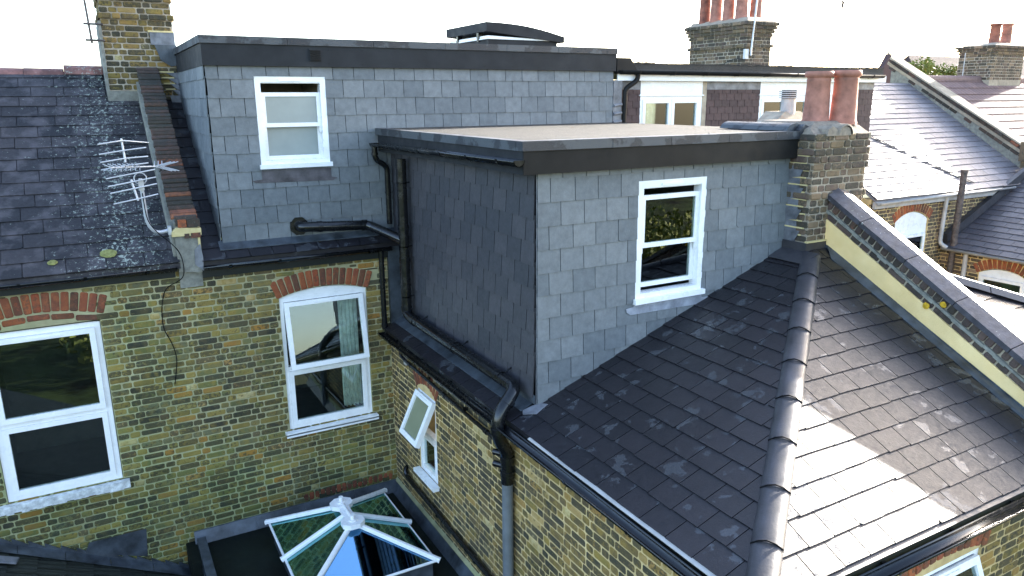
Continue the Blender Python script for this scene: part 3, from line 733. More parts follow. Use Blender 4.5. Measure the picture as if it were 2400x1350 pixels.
# ================================================================ 6 rear dormer
rd = thing('dormer', 'long rear dormer hung with blue grey slates, one white sash window, flat roof', 'dormer')
X0, YD, ZT = -1.935, .117, 3.37
body = MB()
body.prism([(X0+.012, YD+.012, mz(YD)-.02), (X0+.012, 3.3, mz(3.3)-.1), (X0+.012, 3.3, ZT+.2), (X0+.012, YD+.012, ZT+.2)], (.06, 0, 0))
w3 = (-1.425+1.935, 2.247-1.36, -.618+1.935, 3.252-1.36)       # in (u,v) of the face
TF = frameT((X0, YD, 1.36), (1, 0, 0), (0, 0, 1))
TFb = (TF[0]+V3(0, .012, 0), TF[1], TF[2], TF[3])
wall_base(body, TFb, .02, 5.53, -.02, 2.2, [w3], .06)
body.build('dormer_wall', 'black_gap', rd)
slates(rd, TF, 0, 5.52, .02, 2.02, .2045, .257, 'slate_wall', th=.009, holes=[w3], seed=51, chip=.12)
TL = frameT((X0, 3.3, 1.36), (0, -1, 0), (0, 0, 1))
slates(rd, TL, 0, 3.3-YD-.012, .02, 2.02, .2045, .25, 'slate_wall', th=.009, planes=[half_plane(uv(TL, (X0, YD, mz(YD)+.01)), uv(TL, (X0, 3.3, mz(3.3)+.01)), (3.1, 1.9))], seed=52, cap=120)
T3w = (V3(-1.425, YD-.0, 2.247), TW[1], TW[2], TW[3])
win3 = sash_window(rd, T3w, .807, 1.005, .11, 0, 'glass_frosted', 'room_pale', 'white sash window slid slightly open at the top, frosted panes')
MB().prism([(-1.545, YD-.022, 2.085), (-1.50, YD-.022, 2.06), (-.60, YD-.022, 2.045), (-.54, YD-.022, 2.075), (-.615, YD-.022, 2.09), (-.615, YD-.014, 2.23), (-1.43, YD-.014, 2.23), (-1.43, YD-.022, 2.10)], (0, .006, 0)).build('lead_apron', 'lead_brown', rd)
# fascia, soffit, roof edge, deck
fy, fx = .064, -1.955
MB().prism([(fx, fy, 3.362), (3.60, fy, 3.362), (3.60, fy, 3.592), (fx, fy, 3.592)], (0, .02, 0)).build('fascia_board', 'fascia_grey', rd)
MB().prism([(fx, fy+.02, 3.362), (fx, 3.6, 3.362), (fx, 3.6, 3.592), (fx, fy+.02, 3.592)], (.02, 0, 0)).build('fascia_board', 'fascia_grey', rd)
MB().box((fx+.02, fy+.02, 3.368), (3.60, YD+.03, 3.376)).build('soffit', 'black_gap', rd)
n = 7; xs = [fx-.02, -1.03, -.02, .92, 1.80, 2.60, 3.42, 3.61]
for a, b in zip(xs[:-1], xs[1:]):
    MB().box((a+.002, fy-.018, 3.594), (b-.002, fy+.13, 3.675)).build('roof_edge', 'roof_trim', rd)
ys = [fy+.13, 1.1, 2.1, 3.0, 3.7]
for a, b in zip(ys[:-1], ys[1:]): MB().box((fx-.02, a+.002, 3.594), (fx+.12, b-.002, 3.675)).build('roof_edge', 'roof_trim', rd)
MB().box((fx+.12, fy+.13, 3.58), (3.60, 3.8, 3.664)).build('flat_roof', 'felt', rd)
mb = MB().box((-.795, fy-.012, 3.425), (-.655, fy, 3.565)).build('air_vent', 'fascia_grey', rd)
for i in range(5): MB().prism([(-.785, fy-.012, 3.44+i*.024), (-.665, fy-.012, 3.44+i*.024), (-.665, fy-.026, 3.435+i*.024), (-.785, fy-.026, 3.435+i*.024)], (0, 0, .010)).build('louvre', 'fascia_dark', mb)
mb = MB()
for i in range(14):
    for z in (3.40, 3.55): mb.tube([(-1.8+i*.41, fy-.003, z), (-1.8+i*.41, fy+.001, z)], .006, 6)
mb.build('nail_heads', 'fascia_dark', rd)['kind'] = 'stuff'
# rooflight
rl = thing('rooflight', 'grey kerbed rooflight with raised domed lid on the long flat dormer roof', 'rooflight')
MB().box((2.05, 1.05, 3.66), (3.22, 2.35, 3.83)).build('kerb', 'fascia_grey', rl)
MB().prism([(2.04, 1.04, 3.83), (3.20, 1.04, 3.832), (2.04, 1.04, 3.87)], (0, 1.3, 0)).box((2.03, 1.03, 3.822), (3.24, 2.37, 3.836)).build('inner_frame', 'pvc_white', rl)
lid = MB(); k = 10
top = []; 
for i in range(k+1):
    x = i/k; top.append((2.0+1.32*x, 1.0, 4.05-.165*x+.045*math.sin(math.pi*x)-.02*0))
bot = [(3.32, 1.0, 3.80), (2.0, 1.0, 3.925)]
lid.prism(top+bot, (0, 1.38, 0)); lid.build('lid', 'fascia_grey', rl)
MB().box((2.02, 1.3, 3.80), (2.10, 1.36, 3.93)).box((2.02, 2.0, 3.80), (2.10, 2.06, 3.93)).build('hinge', 'pvc_black', rl)

# ================================================================ 7 outrigger dormer
od = thing('dormer', 'boxy slate hung dormer at centre with flat roof, white sash window open top and bottom', 'dormer')
X2, Yf = .172, -3.404
z2b, m_s = .216, .377
def sz(x): return .1216+m_s*(x+.08)
w4 = (1.275-X2, 1.084-.2, 2.122-X2, 2.239-.2)
TG = frameT((X2, Yf, .2), (1, 0, 0), (0, 0, 1)); TGb = (TG[0]+V3(0, .012, 0), TG[1], TG[2], TG[3])
body = MB(); wall_base(body, TGb, .01, 3.2, 0, 2.25, [w4], .08)
body.box((X2+.012, Yf+.012, .1), (X2+.09, .10, 2.45))
body.build('dormer_wall', 'black_gap', od)
hpG = half_plane(uv(TG, (X2, Yf, sz(X2)+.012)), uv(TG, (3.3, Yf, sz(3.3)+.012)), (.5, 2))
slates(od, TG, 0, 3.13, .03, 2.2, .209, .252, 'slate_wall', th=.009, holes=[w4], planes=[hpG], seed=61, chip=.42)
TH = frameT((X2, .117, .2), (0, -1, 0), (0, 0, 1))
slates(od, TH, 0, 3.521-.010, .10, 2.2, .209, .25, 'slate_wall_shade', th=.012, seed=62, chip=.1, gap=.010)
MB().tube([(X2-.004, Yf-.006, .25), (X2-.004, Yf-.006, 2.37)], .004, 6).build('corner_bead', 'lead_light', od)
T4w = (V3(1.275, Yf, 1.084), TW[1], TW[2], TW[3])
win4 = sash_window(od, T4w, .852, 1.155, .075, .045, 'glass', 'room', 'white sash window with dark glass, open at top and bottom', lift=.16)
MB().prism([(1.165, Yf-.024, 1.02), (1.175, Yf-.024, .985), (1.22, Yf-.024, .955), (2.10, Yf-.024, .945), (2.27, Yf-.024, 1.005), (2.13, Yf-.024, 1.01), (2.13, Yf-.016, 1.075), (1.26, Yf-.016, 1.075), (1.26, Yf-.022, 1.03)], (0, .006, 0)).build('lead_apron', 'lead_bright', od)
a, b = -.018, Yf-.104
MB().prism([(a, b, 2.372), (3.295, b, 2.372), (3.295, b, 2.567), (a, b, 2.567)], (0, .02, 0)).build('fascia_board', 'fascia_dark', od)
MB().prism([(a, b+.02, 2.372), (a, .06, 2.372), (a, .06, 2.567), (a, b+.02, 2.567)], (.02, 0, 0)).build('fascia_board', 'fascia_grey', od)
MB().box((a+.02, b+.02, 2.378), (3.29, Yf+.03, 2.386)).box((a+.02, Yf+.03, 2.378), (X2+.03, .06, 2.386)).build('soffit', 'black_gap', od)
xs = [a-.02, .88, 1.55, 2.28, 2.92, 3.32]
for p, q in zip(xs[:-1], xs[1:]): MB().box((p+.002, b-.018, 2.569), (q-.002, b+.10, 2.650)).build('roof_edge', 'roof_trim', od)
ys = [b+.10, -2.6, -1.7, -.8, .1]
for p, q in zip(ys[:-1], ys[1:]): MB().box((a-.02, p+.002, 2.569), (a+.09, q-.002, 2.650)).build('roof_edge', 'roof_trim', od)
MB().box((a+.09, b+.10, 2.55), (3.62, .108, 2.644)).build('flat_roof', 'felt', od)

mb = MB(); n = 8
prof = [(3.14+.26*(k/n), 2.652+.075*math.sin(math.pi*k/n)**.6) for k in range(n+1)]
mb.prism([(p[0], -3.46, p[1]) for p in prof], (0, .95, 0)); mb.build('raised_edge', 'roof_trim', od)
MB().prism([(3.26, -3.53, 2.60), (3.38, -3.53, 2.60), (3.40, -3.53, 2.69), (3.33, -3.53, 2.715), (3.26, -3.53, 2.66)], (0, .06, 0)).build('edge_end', 'roof_trim', od)
gutter((-.09, -3.56, 2.50), (-.09, .04, 2.475), 'black gutter below the left edge of the central flat dormer roof', wall=(1, 0, 0), brackets=6)

# ================================================================ 8 outrigger with hip roof
og = thing('outrigger', 'two storey brick rear wing with dark slate hip roof running towards the viewer', 'house')
TO = frameT((0, 0, 0), (0, -1, 0), (0, 0, 1))      # side wall x=0, N=-x
w5 = (.885, -1.50, 1.425, -.42)
EC = V3(-.10, -6.336, sz(-.10)); AP = V3(3.3, -3.772, sz(3.3))
wall = MB(); wall_base(wall, TO, 0, 6.25, -5.3, .06, [w5], .25)
TOf = frameT((0, -6.25, 0), (1, 0, 0), (0, 0, 1))
w6 = (1.50, -1.6, 2.45, -.36)
wall_base(wall, TOf, .25, 3.6, -5.3, .0, [w6], .25)
sw = wall.build('wall', 'mortar_yellow', og)
i5, o5 = arch(TO, 1.155, .28, -.41, .09, .20, 9, 'brick_red', sw, over=.03)
lay_bricks(sw, wall_bricks(TO, .01, 5.9, -2.25, .0, [w5], below=lambda u: o5(u), seed=71), 'brick_yellow')
i6, o6 = arch(TOf, 1.975, .50, -.36, .07, .21, 13, 'brick_red', sw)
lay_bricks(sw, wall_bricks(TOf, .25, 3.6, -1.2, -.0, [w6], below=o6, seed=75), 'brick_yellow', 140)
win6 = arched_window(og, (TOf[0]+V3(1.5, 0, -1.6), TOf[1], TOf[2], TOf[3]), .95, 1.24, .05, .55, 22, 'white window in the end wall with its top pane pushed open')
# window 5
T5 = (TO[0]+V3(0, -.885, -1.50), TO[1], TO[2], TO[3])
w, h = .54, 1.08
win5 = MB().frame(T5, w, h, .05, -.09, -.01).lbox(T5, (.05, .50, -.085), (w-.05, .555, -.012)).build('window', 'pvc_white', og, 'narrow white window with its frosted top pane swung wide open')
MB().frame((T5[0]+T5[1]*.051+T5[2]*.051, T5[1], T5[2], T5[3]), .438, .448, .03, -.05, .0).build('lower_sash', 'pvc_white', win5)
MB().lbox(T5, (.08, .08, -.035), (.46, .47, -.028)).build('pane', 'glass', win5)
ang = math.radians(25); Vr = T5[2]*math.cos(ang)-T5[3]*math.sin(ang); Nr = T5[1].cross(Vr); hu = .56
head = T5[0]+T5[1]*.01+T5[2]*(h-.02)+T5[3]*.02; T5b = (head-Vr*hu, T5[1], Vr, Nr)
MB().frame(T5b, .52, hu, .06, -.045, .015).build('opened_sash', 'pvc_white', win5)
MB().lbox(T5b, (.06, .06, -.012), (.46, hu-.06, -.006)).build('pane', 'glass_frosted_dull', win5)
MB().lbox(T5b, (.16, hu-.045, .015), (.38, hu-.025, .024)).build('trickle_vent', 'pvc_white', win5)
MB().lbox(T5, (-.04, -.045, -.02), (w+.05, -.0, .085)).build('sill', 'pvc_white', win5)
MB().lbox(T5, (0, 0, -.9), (w, h, -.85)).build('room_interior', 'room', win5)
# roof
nn = math.sqrt(1+m_s**2)
TS = frameT((-.10, 0, sz(-.10)+.004), (0, -1, 0), (1, 0, m_s))     # left slope
hp = half_plane(uv(TS, EC), uv(TS, AP), (3.6, 1.0))
rf = MB().prism([(-.08, 0, sz(-.08)-.01), (-.08, -6.32, sz(-.08)-.01), tuple(AP-V3(0, 0, .01)), (3.3, 0, sz(3.3)-.01)], (0, 0, -.05))
rf.prism([tuple(EC-V3(0, 0, .012)), (3.6, -6.336, EC.z-.012), (3.6, -3.70, EC.z+.5*2.636-.012), (3.3, -3.70, EC.z+.5*2.636-.012), tuple(AP-V3(0, 0, .012))], (0, 0, -.05))
rfo = rf.build('roof', 'slate_roof', og)
slates(rfo, TS, -Yf+.0, 6.4, 0, 3.7, .2075, .262, 'slate_roof', th=.008, planes=[hp], seed=81, cap=200, chip=.3, jit=.003)
slates(rfo, TS, 0, -Yf, 0, .235, .21, .262, 'slate_roof', th=.008, seed=82, cap=20)
TR = frameT((0, -6.336, EC.z+.004), (1, 0, 0), (0, 1, .5))
hp2 = half_plane(uv(TR, EC), uv(TR, AP), (3.0, .5))
slates(rfo, TR, -.1, 3.60, 0, 2.95, .197, .252, 'slate_roof', th=.008, planes=[hp2], seed=83, cap=200, chip=.35, jit=.003)
# hip tiles
HL = (AP-EC).length; hd = (AP-EC).normalized(); side = hd.cross(V3(0, 0, 1)).normalized(); hup = side.cross(hd).normalized()
nT = 9; step = (HL+.02)/nT
for i in range(nT):
    c0 = EC+hd*(i*step-.03); c1 = EC+hd*((i+1)*step-.012 if i < nT-1 else HL-.02); vs = []; k = 8
    for c, up_, rr in ((c0, .017, .102), (c1, .012, .100)):
        for th in (0, -.014):
            vs += [c+side*math.cos(math.pi*j/k)*(rr+th)+hup*(up_-.035+abs(math.sin(math.pi*j/k))**.75*(.060+th)) for j in range(k+1)]
    m_ = k+1; fs = [(j, j+1, 2*m_+j+1, 2*m_+j) for j in range(k)]
    hm = MB().add(vs[:m_]+vs[2*m_:3*m_], [(j, j+1, m_+j+1, m_+j) for j in range(k)], True)
    hm.add(vs[:2*m_], [(j+1, j, m_+j, m_+j+1) for j in range(k)]).add(vs[m_:2*m_]+vs[3*m_:], [(j+1, j, m_+j, m_+j+1) for j in range(k)])
    hm.build('hip_tile', 'ridge_grey', rfo)
    for q in (1.0, -1.0): MB().tube([c0+side*q*.10+hup*.005, c0+side*q*.05+hup*.043, c0+hup*.058], .006, 5).build('mortar_joint', 'black_gap', rfo)
# lead along the dormer foot and eave boards
MB().prism([(.035, -3.36, sz(.035)+.022), (.165, -3.36, sz(.165)+.03), (.165, 0, sz(.165)+.03), (.035, 0, sz(.035)+.022)], (0, 0, .004)).build('lead_flashing', 'lead', og)
MB().prism([(.163, -3.40, sz(.165)+.03), (.163, 0, sz(.165)+.03), (.163, 0, .33), (.163, -3.40, .33)], (-.006, 0, 0)).build('lead_flashing', 'lead', og)
MB().prism([(.02, -3.42, sz(.02)+.022), (.10, -3.53, sz(.1)+.022), (.24, -3.50, sz(.24)+.022), (.20, -3.40, sz(.2)+.024), (.05, -3.36, sz(.05)+.022)], (0, 0, .004)).build('lead_flashing', 'lead_light', og)
MB().box((-.06, -6.30, -.03), (-.02, -.02, .085)).build('fascia_board', 'fascia_black', og)
MB().box((-.06, -6.34, -.03), (3.6, -6.30, .075)).build('fascia_board', 'fascia_black', og)
MB().prism([(-.125, -3.75, sz(-.125)+.004), (-.095, -3.75, sz(-.095)+.006), (-.095, -6.36, sz(-.095)+.006), (-.125, -6.36, sz(-.125)+.004)], (0, 0, .006)).build('eave_strip', 'pvc_palegrey', og)
MB().prism([(-.1, -6.375, EC.z-.012), (3.6, -6.375, EC.z-.012), (3.6, -6.33, EC.z+.003), (-.1, -6.33, EC.z+.003)], (0, 0, .004)).build('eave_strip', 'ridge_grey', og)
gutter((-.165, -6.45, .065), (-.165, -.12, .095), 'black gutter along the foot of the dark hip roof, above the yellow brick side wall', wall=(1, 0, 0), brackets=8)
gutter((-.10, -6.42, .045), (3.7, -6.42, .05), 'black gutter across the end wall below the sunlit hip slope', wall=(0, 1, 0), brackets=5)
MB().box((0, -.06, .0), (.16, -.0, 1.25)).build('lead_corner', 'lead', og)
for i in range(8): MB().prism([(-.11, -.012, 1.0-i*.095), (.0, -.012, .965-i*.095), (-.11, -.012, .955-i*.095)], (0, -.008, 0)).build('mortar_step', 'fresh_mortar', og)

# ================================================================ 9 near party parapet with yellow render
pw = thing('parapet_wall', 'sloping party wall at right with stone coping, dark bricks on edge and smooth yellow render', 'wall')
def cz(y): return .565*y+4.06          # underside of coping
ye = -6.75
MB().prism([(3.605, -3.70, 1.0), (3.605, ye, -1.5), (3.605, ye, cz(ye)), (3.605, -3.70, cz(-3.7))], (.22, 0, 0)).build('core', 'mortar_grey', pw)
MB().prism([(3.60, -3.70, 1.30), (3.60, ye, -.35), (3.60, ye, cz(ye)-.235), (3.60, -3.70, cz(-3.7)-.235)], (-.018, 0, 0)).build('render', 'render_yellow', pw)
Tp = frameT((3.60, -3.70, cz(-3.70)), (0, -1, -.565), (0, -.565, 1))   # N = -x
Tp = (Tp[0], Tp[1], Tp[2], V3(-1, 0, 0))
Lp = (3.05)*math.sqrt(1+.565**2)
items = []; u = .03
while u < Lp:
    items.append((Tp, .068, .100, u+.035, -.058, .006+rnd.uniform(-.004, .006), rnd.uniform(-.06, .06))); u += .083+rnd.uniform(-.004, .006)
u = .02
while u < Lp:
    w_ = rnd.choice((.20, .215, .11)); items.append((Tp, w_, .056, u+w_/2, -.172-rnd.uniform(0, .008), .004, rnd.uniform(-.02, .02))); u += w_+.02
lay_bricks(pw, items, 'brick_dark')
mb = MB(); u = 0
while u < Lp:
    d = .12; mb.lbox(Tp, (u, -.142+rnd.uniform(-.006, .006), 0), (u+d, -.114+rnd.uniform(-.006, .006), .022+rnd.uniform(0, .006))); u += d-.004
mb.build('mortar_band', 'cement', pw)
nc = 6; seg = (Lp+.1)/nc
for i in range(nc):
    u0_ = -.12+i*seg; u1_ = u0_+seg-.008
    pr = [(.05, -.015), (.05, .035), (-.12, .075), (-.29, .035), (-.29, -.015)]
    pts = [Tp[0]+Tp[1]*u0_+Tp[3]*a+Tp[2]*b for a, b in pr]
    MB().prism(pts, Tp[1]*(u1_-u0_)).build('coping_stone', 'coping_stone', pw)
# stepped/soaker lead at the foot of the render
mb = MB(); 
MB().prism([(3.60, -3.72, 1.385+.09), (3.585, ye+.3, .114+.5*(-.1)+.02), (3.46, ye+.3, .114-.05+.01), (3.46, -3.90, 1.35)], (0, 0, .0045)).build('lead_flashing', 'lead', pw)
for i in range(5):
    y0 = -3.72-i*.58; y1 = y0-.575; zf = lambda y: .114+.5*(y+6.336)
    MB().prism([(3.574, y0, zf(y0)+.02), (3.574, y1, zf(y1)+.02), (3.574, y1, zf(y1)+.05), (3.574, y0, zf(y0)+.05)], (-.006, 0, 0)).build('lead_flashing', 'lead', pw)
for (y, z, r) in ((-4.90, 1.07, .035), (-5.06, 1.12, .032)):
    c = V3(3.565, y, z); mb = MB(); vs = [c-V3(.006, 0, 0)]; n = 14
    for k in range(n): a_ = 2*math.pi*k/n; q = r*rnd.uniform(.85, 1.1); vs.append(c+V3(.0, math.cos(a_)*q, math.sin(a_)*q))
    mb.add(vs, [(0, 1+(k+1) % n, 1+k) for k in range(n)]); tag(mb.build('lichen_patch', 'yellow_lichen'), 'yellow lichen rosette on the sloping party wall, %s of the two' % ('left' if y > -5 else 'right'), 'lichen')

# ================================================================ 10 near right chimney
pj3 = lambda i, n: (.018, .018) if i in (7,) or i > 12 else (0, 0)
c3 = stack('weathered brick chimney stack with two terracotta pots beside the central dormer', 3.30, 4.13, -3.70, -2.9, 1.50, 2.60, 'brick_sooty', 'mortar_grey', lambda i, n: (.02, .02) if i in (6,) or i >= 10 else (0, 0), 91)
MB().prism([(3.28, -3.72, 2.585), (4.15, -3.72, 2.60), (4.10, -3.6, 2.69), (3.95, -3.5, 2.74), (3.5, -3.5, 2.74), (3.33, -3.6, 2.67)], (0, .7, 0)).build('flaunching', 'flaunch', c3)
mb = MB(); vs = []; k = 8
for yy in (-3.75, -3.35):
    for th in (0, -.018): vs += [(3.70+math.cos(math.pi*j/k)*(.12+th), yy, 2.61+math.sin(math.pi*j/k)*(.11+th)) for j in range(k+1)]
m_ = k+1
mb.add(vs, [(j+1, j, 2*m_+j, 2*m_+j+1) for j in range(k)]+[(j, j+1, m_+j+1, m_+j) for j in range(k)], True); mb.build('ridge_tile', 'flaunch', c3)
MB().prism([(3.60+0, -3.735, 2.60), (3.80, -3.735, 2.60), (3.78, -3.735, 2.67), (3.70, -3.735, 2.705), (3.62, -3.735, 2.67)], (0, .3, 0)).build('mortar_fill', 'flaunch', c3)
MB().prism([(3.42, -3.74, 2.60), (3.60, -3.74, 2.60), (3.58, -3.74, 2.66), (3.5, -3.74, 2.70), (3.44, -3.74, 2.67)], (0, .35, 0)).build('ridge_tile', 'flaunch', c3)
pot(c3, 3.70, -3.35, 2.72, .134, .53, 'terracotta')
pot(c3, 3.985, -3.47, 2.70, .136, .56, 'terracotta')
# stepped lead on its left face and lead apron at its foot
mb = MB()
MB().box((3.285, -3.56, 1.45), (3.296, -3.40, 2.50)).build('lead_flashing', 'lead_light', c3)
for i in range(12):
    z = 1.57+i*.075
    MB().box((3.282, -3.66 if i % 2 else -3.63, z), (3.292, -3.40, z+.014)).build('mortar_line', 'fresh_mortar', c3)
    if i % 3 == 0: MB().prism([(3.281, -3.62, z+.05), (3.281, -3.42, z+.05), (3.281, -3.42, z-.08), (3.281, -3.56, z-.06)], (-.005, 0, 0)).build('lead_flashing', 'lead_light', c3)
MB().box((3.275, -3.735, 1.505), (3.62, -3.70, 1.522)).build('mortar_line', 'fresh_mortar', c3)
MB().prism([(3.272, -3.725, 1.505), (3.60, -3.725, 1.505), (3.60, -3.735, 1.42), (3.272, -3.735, 1.40)], (0, .02, 0)).build('lead_flashing', 'ridge_grey', c3)
MB().box((3.262, -3.73, 1.39), (3.275, -3.42, 1.505)).build('lead_flashing', 'ridge_grey', c3)
MB().prism([(3.05, -3.86, 1.335), (3.27, -3.90, 1.42), (3.27, -3.43, 1.42), (3.05, -3.43, 1.335)], (0, 0, .005)).build('lead_flashing', 'ridge_grey', c3)
MB().box((4.15, -3.2, 1.3), (4.32, -2.95, 2.18)).build('side_pier', 'mortar_grey', c3)
lay_bricks(c3, wall_bricks((V3(4.15, -3.2, 1.5), V3(1, 0, 0), V3(0, 0, 1), V3(0, -1, 0)), 0, .17, 0, .67, seed=93), 'brick_sooty')
fl = thing('flue_terminal', 'small pale metal flue with slatted cowl on a mortar mound behind the left pot', 'flue')
MB().prism([(4.0, -2.55, 2.70), (4.75, -2.55, 2.70), (4.52, -2.45, 2.82), (4.25, -2.45, 2.82)], (0, .3, 0)).build('mortar_mound', 'mortar_grey', fl)
MB().tube([(4.36, -2.4, 2.72), (4.36, -2.4, 2.97)], .085, 16).build('flue_body', 'pvc_palegrey', fl)
for i in range(4): MB().tube([(4.36, -2.4, 2.975+i*.024), (4.36, -2.4, 2.987+i*.024)], .115, 16).build('louvre', 'pvc_palegrey', fl)
MB().box((4.30, -2.46, 2.95), (4.42, -2.34, 3.07)).build('cowl_core', 'fascia_grey', fl)

# ================================================================ pipes
sp = thing('soil_pipe', 'thick black soil pipe climbing the dormer corner and running along above the side roof', 'pipe')
pipe(sp, [(.05, -.50, 2.26), (.05, -.50, .42), (.05, -.62, .385), (.05, -3.08, .375)], .062, 'pvc_black', 'pipe', [((.05, -.50, 1.52), (.05, -.50, 1.46)), ((.05, -.50, 1.12), (.05, -.50, 1.06)), ((.05, -.5, .50), (.05, -.5, .45)), ((.05, -.72, .385), (.05, -.80, .385)), ((.05, -1.85, .382), (.05, -1.93, .382))], rad=.07)
pipe(sp, [(.05, -3.0, .378), (.05, -3.24, .375), (-.175, -3.30, .17), (-.178, -3.30, -.06), (-.07, -3.28, -.22), (-.07, -3.28, -.55)], .064, 'pvc_black', 'offset_bend', [((-.04, -3.272, .293), (-.08, -3.278, .257)), ((-.178, -3.3, .05), (-.178, -3.3, .00)), ((-.07, -3.28, -.33), (-.07, -3.28, -.27)), ((-.07, -3.28, -.47), (-.07, -3.28, -.42))], rad=.10)
for z in (-.28, -.40): MB().tube([(-.07, -3.22, z), (-.13, -3.12, z)], .032, 10).build('boss', 'pvc_black', sp)
pipe(sp, [(-.07, -3.28, -.52), (-.07, -3.28, -5.3)], .054, 'pvc_grey', 'lower_pipe', [], label='grey lower length of the soil pipe')
MB().tube([(.05, -.5, 2.20), (.05, -.5, 2.235)], .063, 16).tube([(.05, -.5, 2.26), (.05, -.5, 2.31)], .063, 16).build('vent_cap', 'pvc_black', sp)
for z in (2.02, 1.25, .62): MB().tube([(.05, -.5, z), (.05, -.5, z+.018)], .062, 14).tube([(.05, -.5, z+.01), (.165, -.5, z+.01)], .009, 6).build('bracket', 'pvc_black', sp)
for y in (-.9, -2.0, -2.95): MB().tube([(.05, y, .385), (.05, y-.018, .385)], .062, 14).tube([(.05, y-.01, .42), (.168, y-.01, .47)], .009, 6).build('bracket', 'pvc_black', sp)
bp_ = thing('waste_pipe', 'black waste pipe coming out of the slate face and running sideways to the soil pipe', 'pipe')
pipe(bp_, [(-1.05, .11, 1.52), (-1.05, .0, 1.52), (-.22, .0, 1.475), (.05, -.50, 1.33)], .060, 'pvc_black', 'pipe', [((-.86, .0, 1.51), (-.80, .0, 1.507)), ((-.30, .0, 1.48), (-.24, .0, 1.477))], rad=.09)
vs = []; n = 8
for yy in (.10, .085): vs += [(-1.05+math.cos(2*math.pi*(k+.5)/n)*.115, yy, 1.52+math.sin(2*math.pi*(k+.5)/n)*.115) for k in range(n)]
MB().add(vs, [tuple(range(n)), tuple(range(2*n-1, n-1, -1))]+[(k, k+n, (k+1) % n+n, (k+1) % n) for k in range(n)]).build('wall_collar', 'pvc_black', bp_)
dp1 = thing('downpipe', 'slim black rainwater pipe with swan neck from the central flat roof gutter', 'pipe')
pipe(dp1, [(-.09, .0, 2.44), (-.09, .0, 2.28), (.07, .03, 2.18), (.07, .03, 1.46)], .034, 'pvc_black', 'pipe', [((-.09, 0, 2.36), (-.09, 0, 2.33)), ((.07, .03, 1.85), (.07, .03, 1.87))], rad=.06)
dp2 = thing('downpipe', 'slim black rainwater pipe on the brick corner right of the open curtained window', 'pipe')
pipe(dp2, [(-.10, -.075, 1.15), (-.10, -.075, .12)], .034, 'pvc_black', 'pipe', [((-.1, -.075, .2), (-.1, -.075, .15)), ((-.1, -.075, .75), (-.1, -.075, .78))])
wp = thing('overflow_pipe', 'thin black waste pipe sloping along the side wall under the gutter', 'pipe')
pipe(wp, [(-.0, -.55, -.02), (-.07, -.55, -.03), (-.07, -.53, -.11), (-.06, -.66, -.14), (-.06, -2.95, -.21), (-.06, -3.22, -.24)], .022, 'pvc_black', 'pipe', [((-.06, -.78, -.145), (-.06, -.84, -.147)), ((-.06, -1.8, -.175), (-.06, -1.86, -.177)), ((-.06, -2.8, -.205), (-.06, -2.86, -.207))], rad=.035)
for y in (-1.3, -2.3): MB().box((-.07, y-.012, -.19), (.0, y+.012, -.15)).build('bracket', 'pvc_black', wp)
tag(MB().box((-.03, -.60, -.23), (.0, -.52, -.06)).build('junction_box', 'pvc_palegrey'), 'small cream box on the side wall just under the black gutter', 'box')
wp2 = thing('waste_pipe', 'black pipe lying along the foot of the side wall above the lead flashing', 'pipe')
pipe(wp2, [(.0, -.42, -1.70), (-.05, -.45, -1.72), (-.05, -.50, -1.79), (-.05, -4.2, -1.90)], .03, 'pvc_black', 'pipe', rad=.04)
for y in (-1.5, -2.5): MB().tube([(-.05, y, -1.80-(-.5-y)*.03), (-.05, y-.02, -1.80-(-.5-y)*.03)], .036, 10).build('bracket', 'pvc_black', wp2)

# ================================================================ flat extension with lantern
ex = thing('extension', 'flat roofed ground floor extension with black deck and lead edged upstands', 'extension')
MB().box((-2.55, -4.5, -2.40), (0, 0, -2.22)).build('roof_deck', 'deck', ex)
MB().box((-2.55, -4.5, -5.3), (-2.40, -.0, -2.40)).box((-2.40, -4.5, -5.3), (0, -4.35, -2.40)).build('wall', 'mortar_green', ex)
xs = [-2.62, -1.9, -1.28, -.62, 0]
for a_, b_ in zip(xs[:-1], xs[1:]): MB().prism([(a_+.002, -.10, -2.215), (b_, -.10, -2.215), (b_, -.02, -2.075+.0), (a_+.002, -.02, -2.075)], (0, .012, 0.004)).build('lead_flashing', 'lead', ex)
ys = [-.02, -.9, -1.8, -2.7, -3.6, -4.5]
for a_, b_ in zip(ys[:-1], ys[1:]): MB().prism([(-.11, a_-.002, -2.215), (-.11, b_, -2.215), (-.02, b_, -2.075), (-.02, a_-.002, -2.075)], (.012, 0, .004)).build('lead_flashing', 'lead', ex)
MB().prism([(-.035, -.0, -2.08), (-.035, -4.5, -2.08), (-.0, -4.5, -2.04), (-.0, -.0, -2.04)], (0, 0, -.012)).build('mortar_line', 'mortar_green', ex)
MB().box((-2.60, -4.5, -2.4), (-2.50, -.10, -2.12)).build('left_kerb', 'lead', ex)
MB().box((-2.72, -.5, -2.55), (-2.60, -.0, -2.2)).build('kerb_end', 'deck', ex)
Ta = TW
lay_bricks(ex, [(TW, .062, .11, -1.25+.072*i, -2.005+.012*math.sin(i/16*3.1), .002, rnd.uniform(-.03, .03)) for i in range(17)], 'brick_red', name='brick')
ln = thing('roof_lantern', 'white framed glass roof lantern with blue green panes on the dark flat roof', 'roof lantern')
lx0, lx1, ly0, ly1, lz = -1.81, -.365, -2.16, -.47, -1.95
kb = MB()
for q in ((lx0+.03, ly0+.03, lx1-.03, ly0+.10), (lx0+.03, ly1-.10, lx1-.03, ly1-.03), (lx0+.03, ly0+.10, lx0+.10, ly1-.10), (lx1-.10, ly0+.10, lx1-.03, ly1-.10)): kb.box((q[0], q[1], -2.22), (q[2], q[3], lz-.03))
kb.build('kerb', 'lead', ln)
R0, R1 = V3(-1.087, -1.10, -1.63), V3(-1.087, -1.50, -1.63)
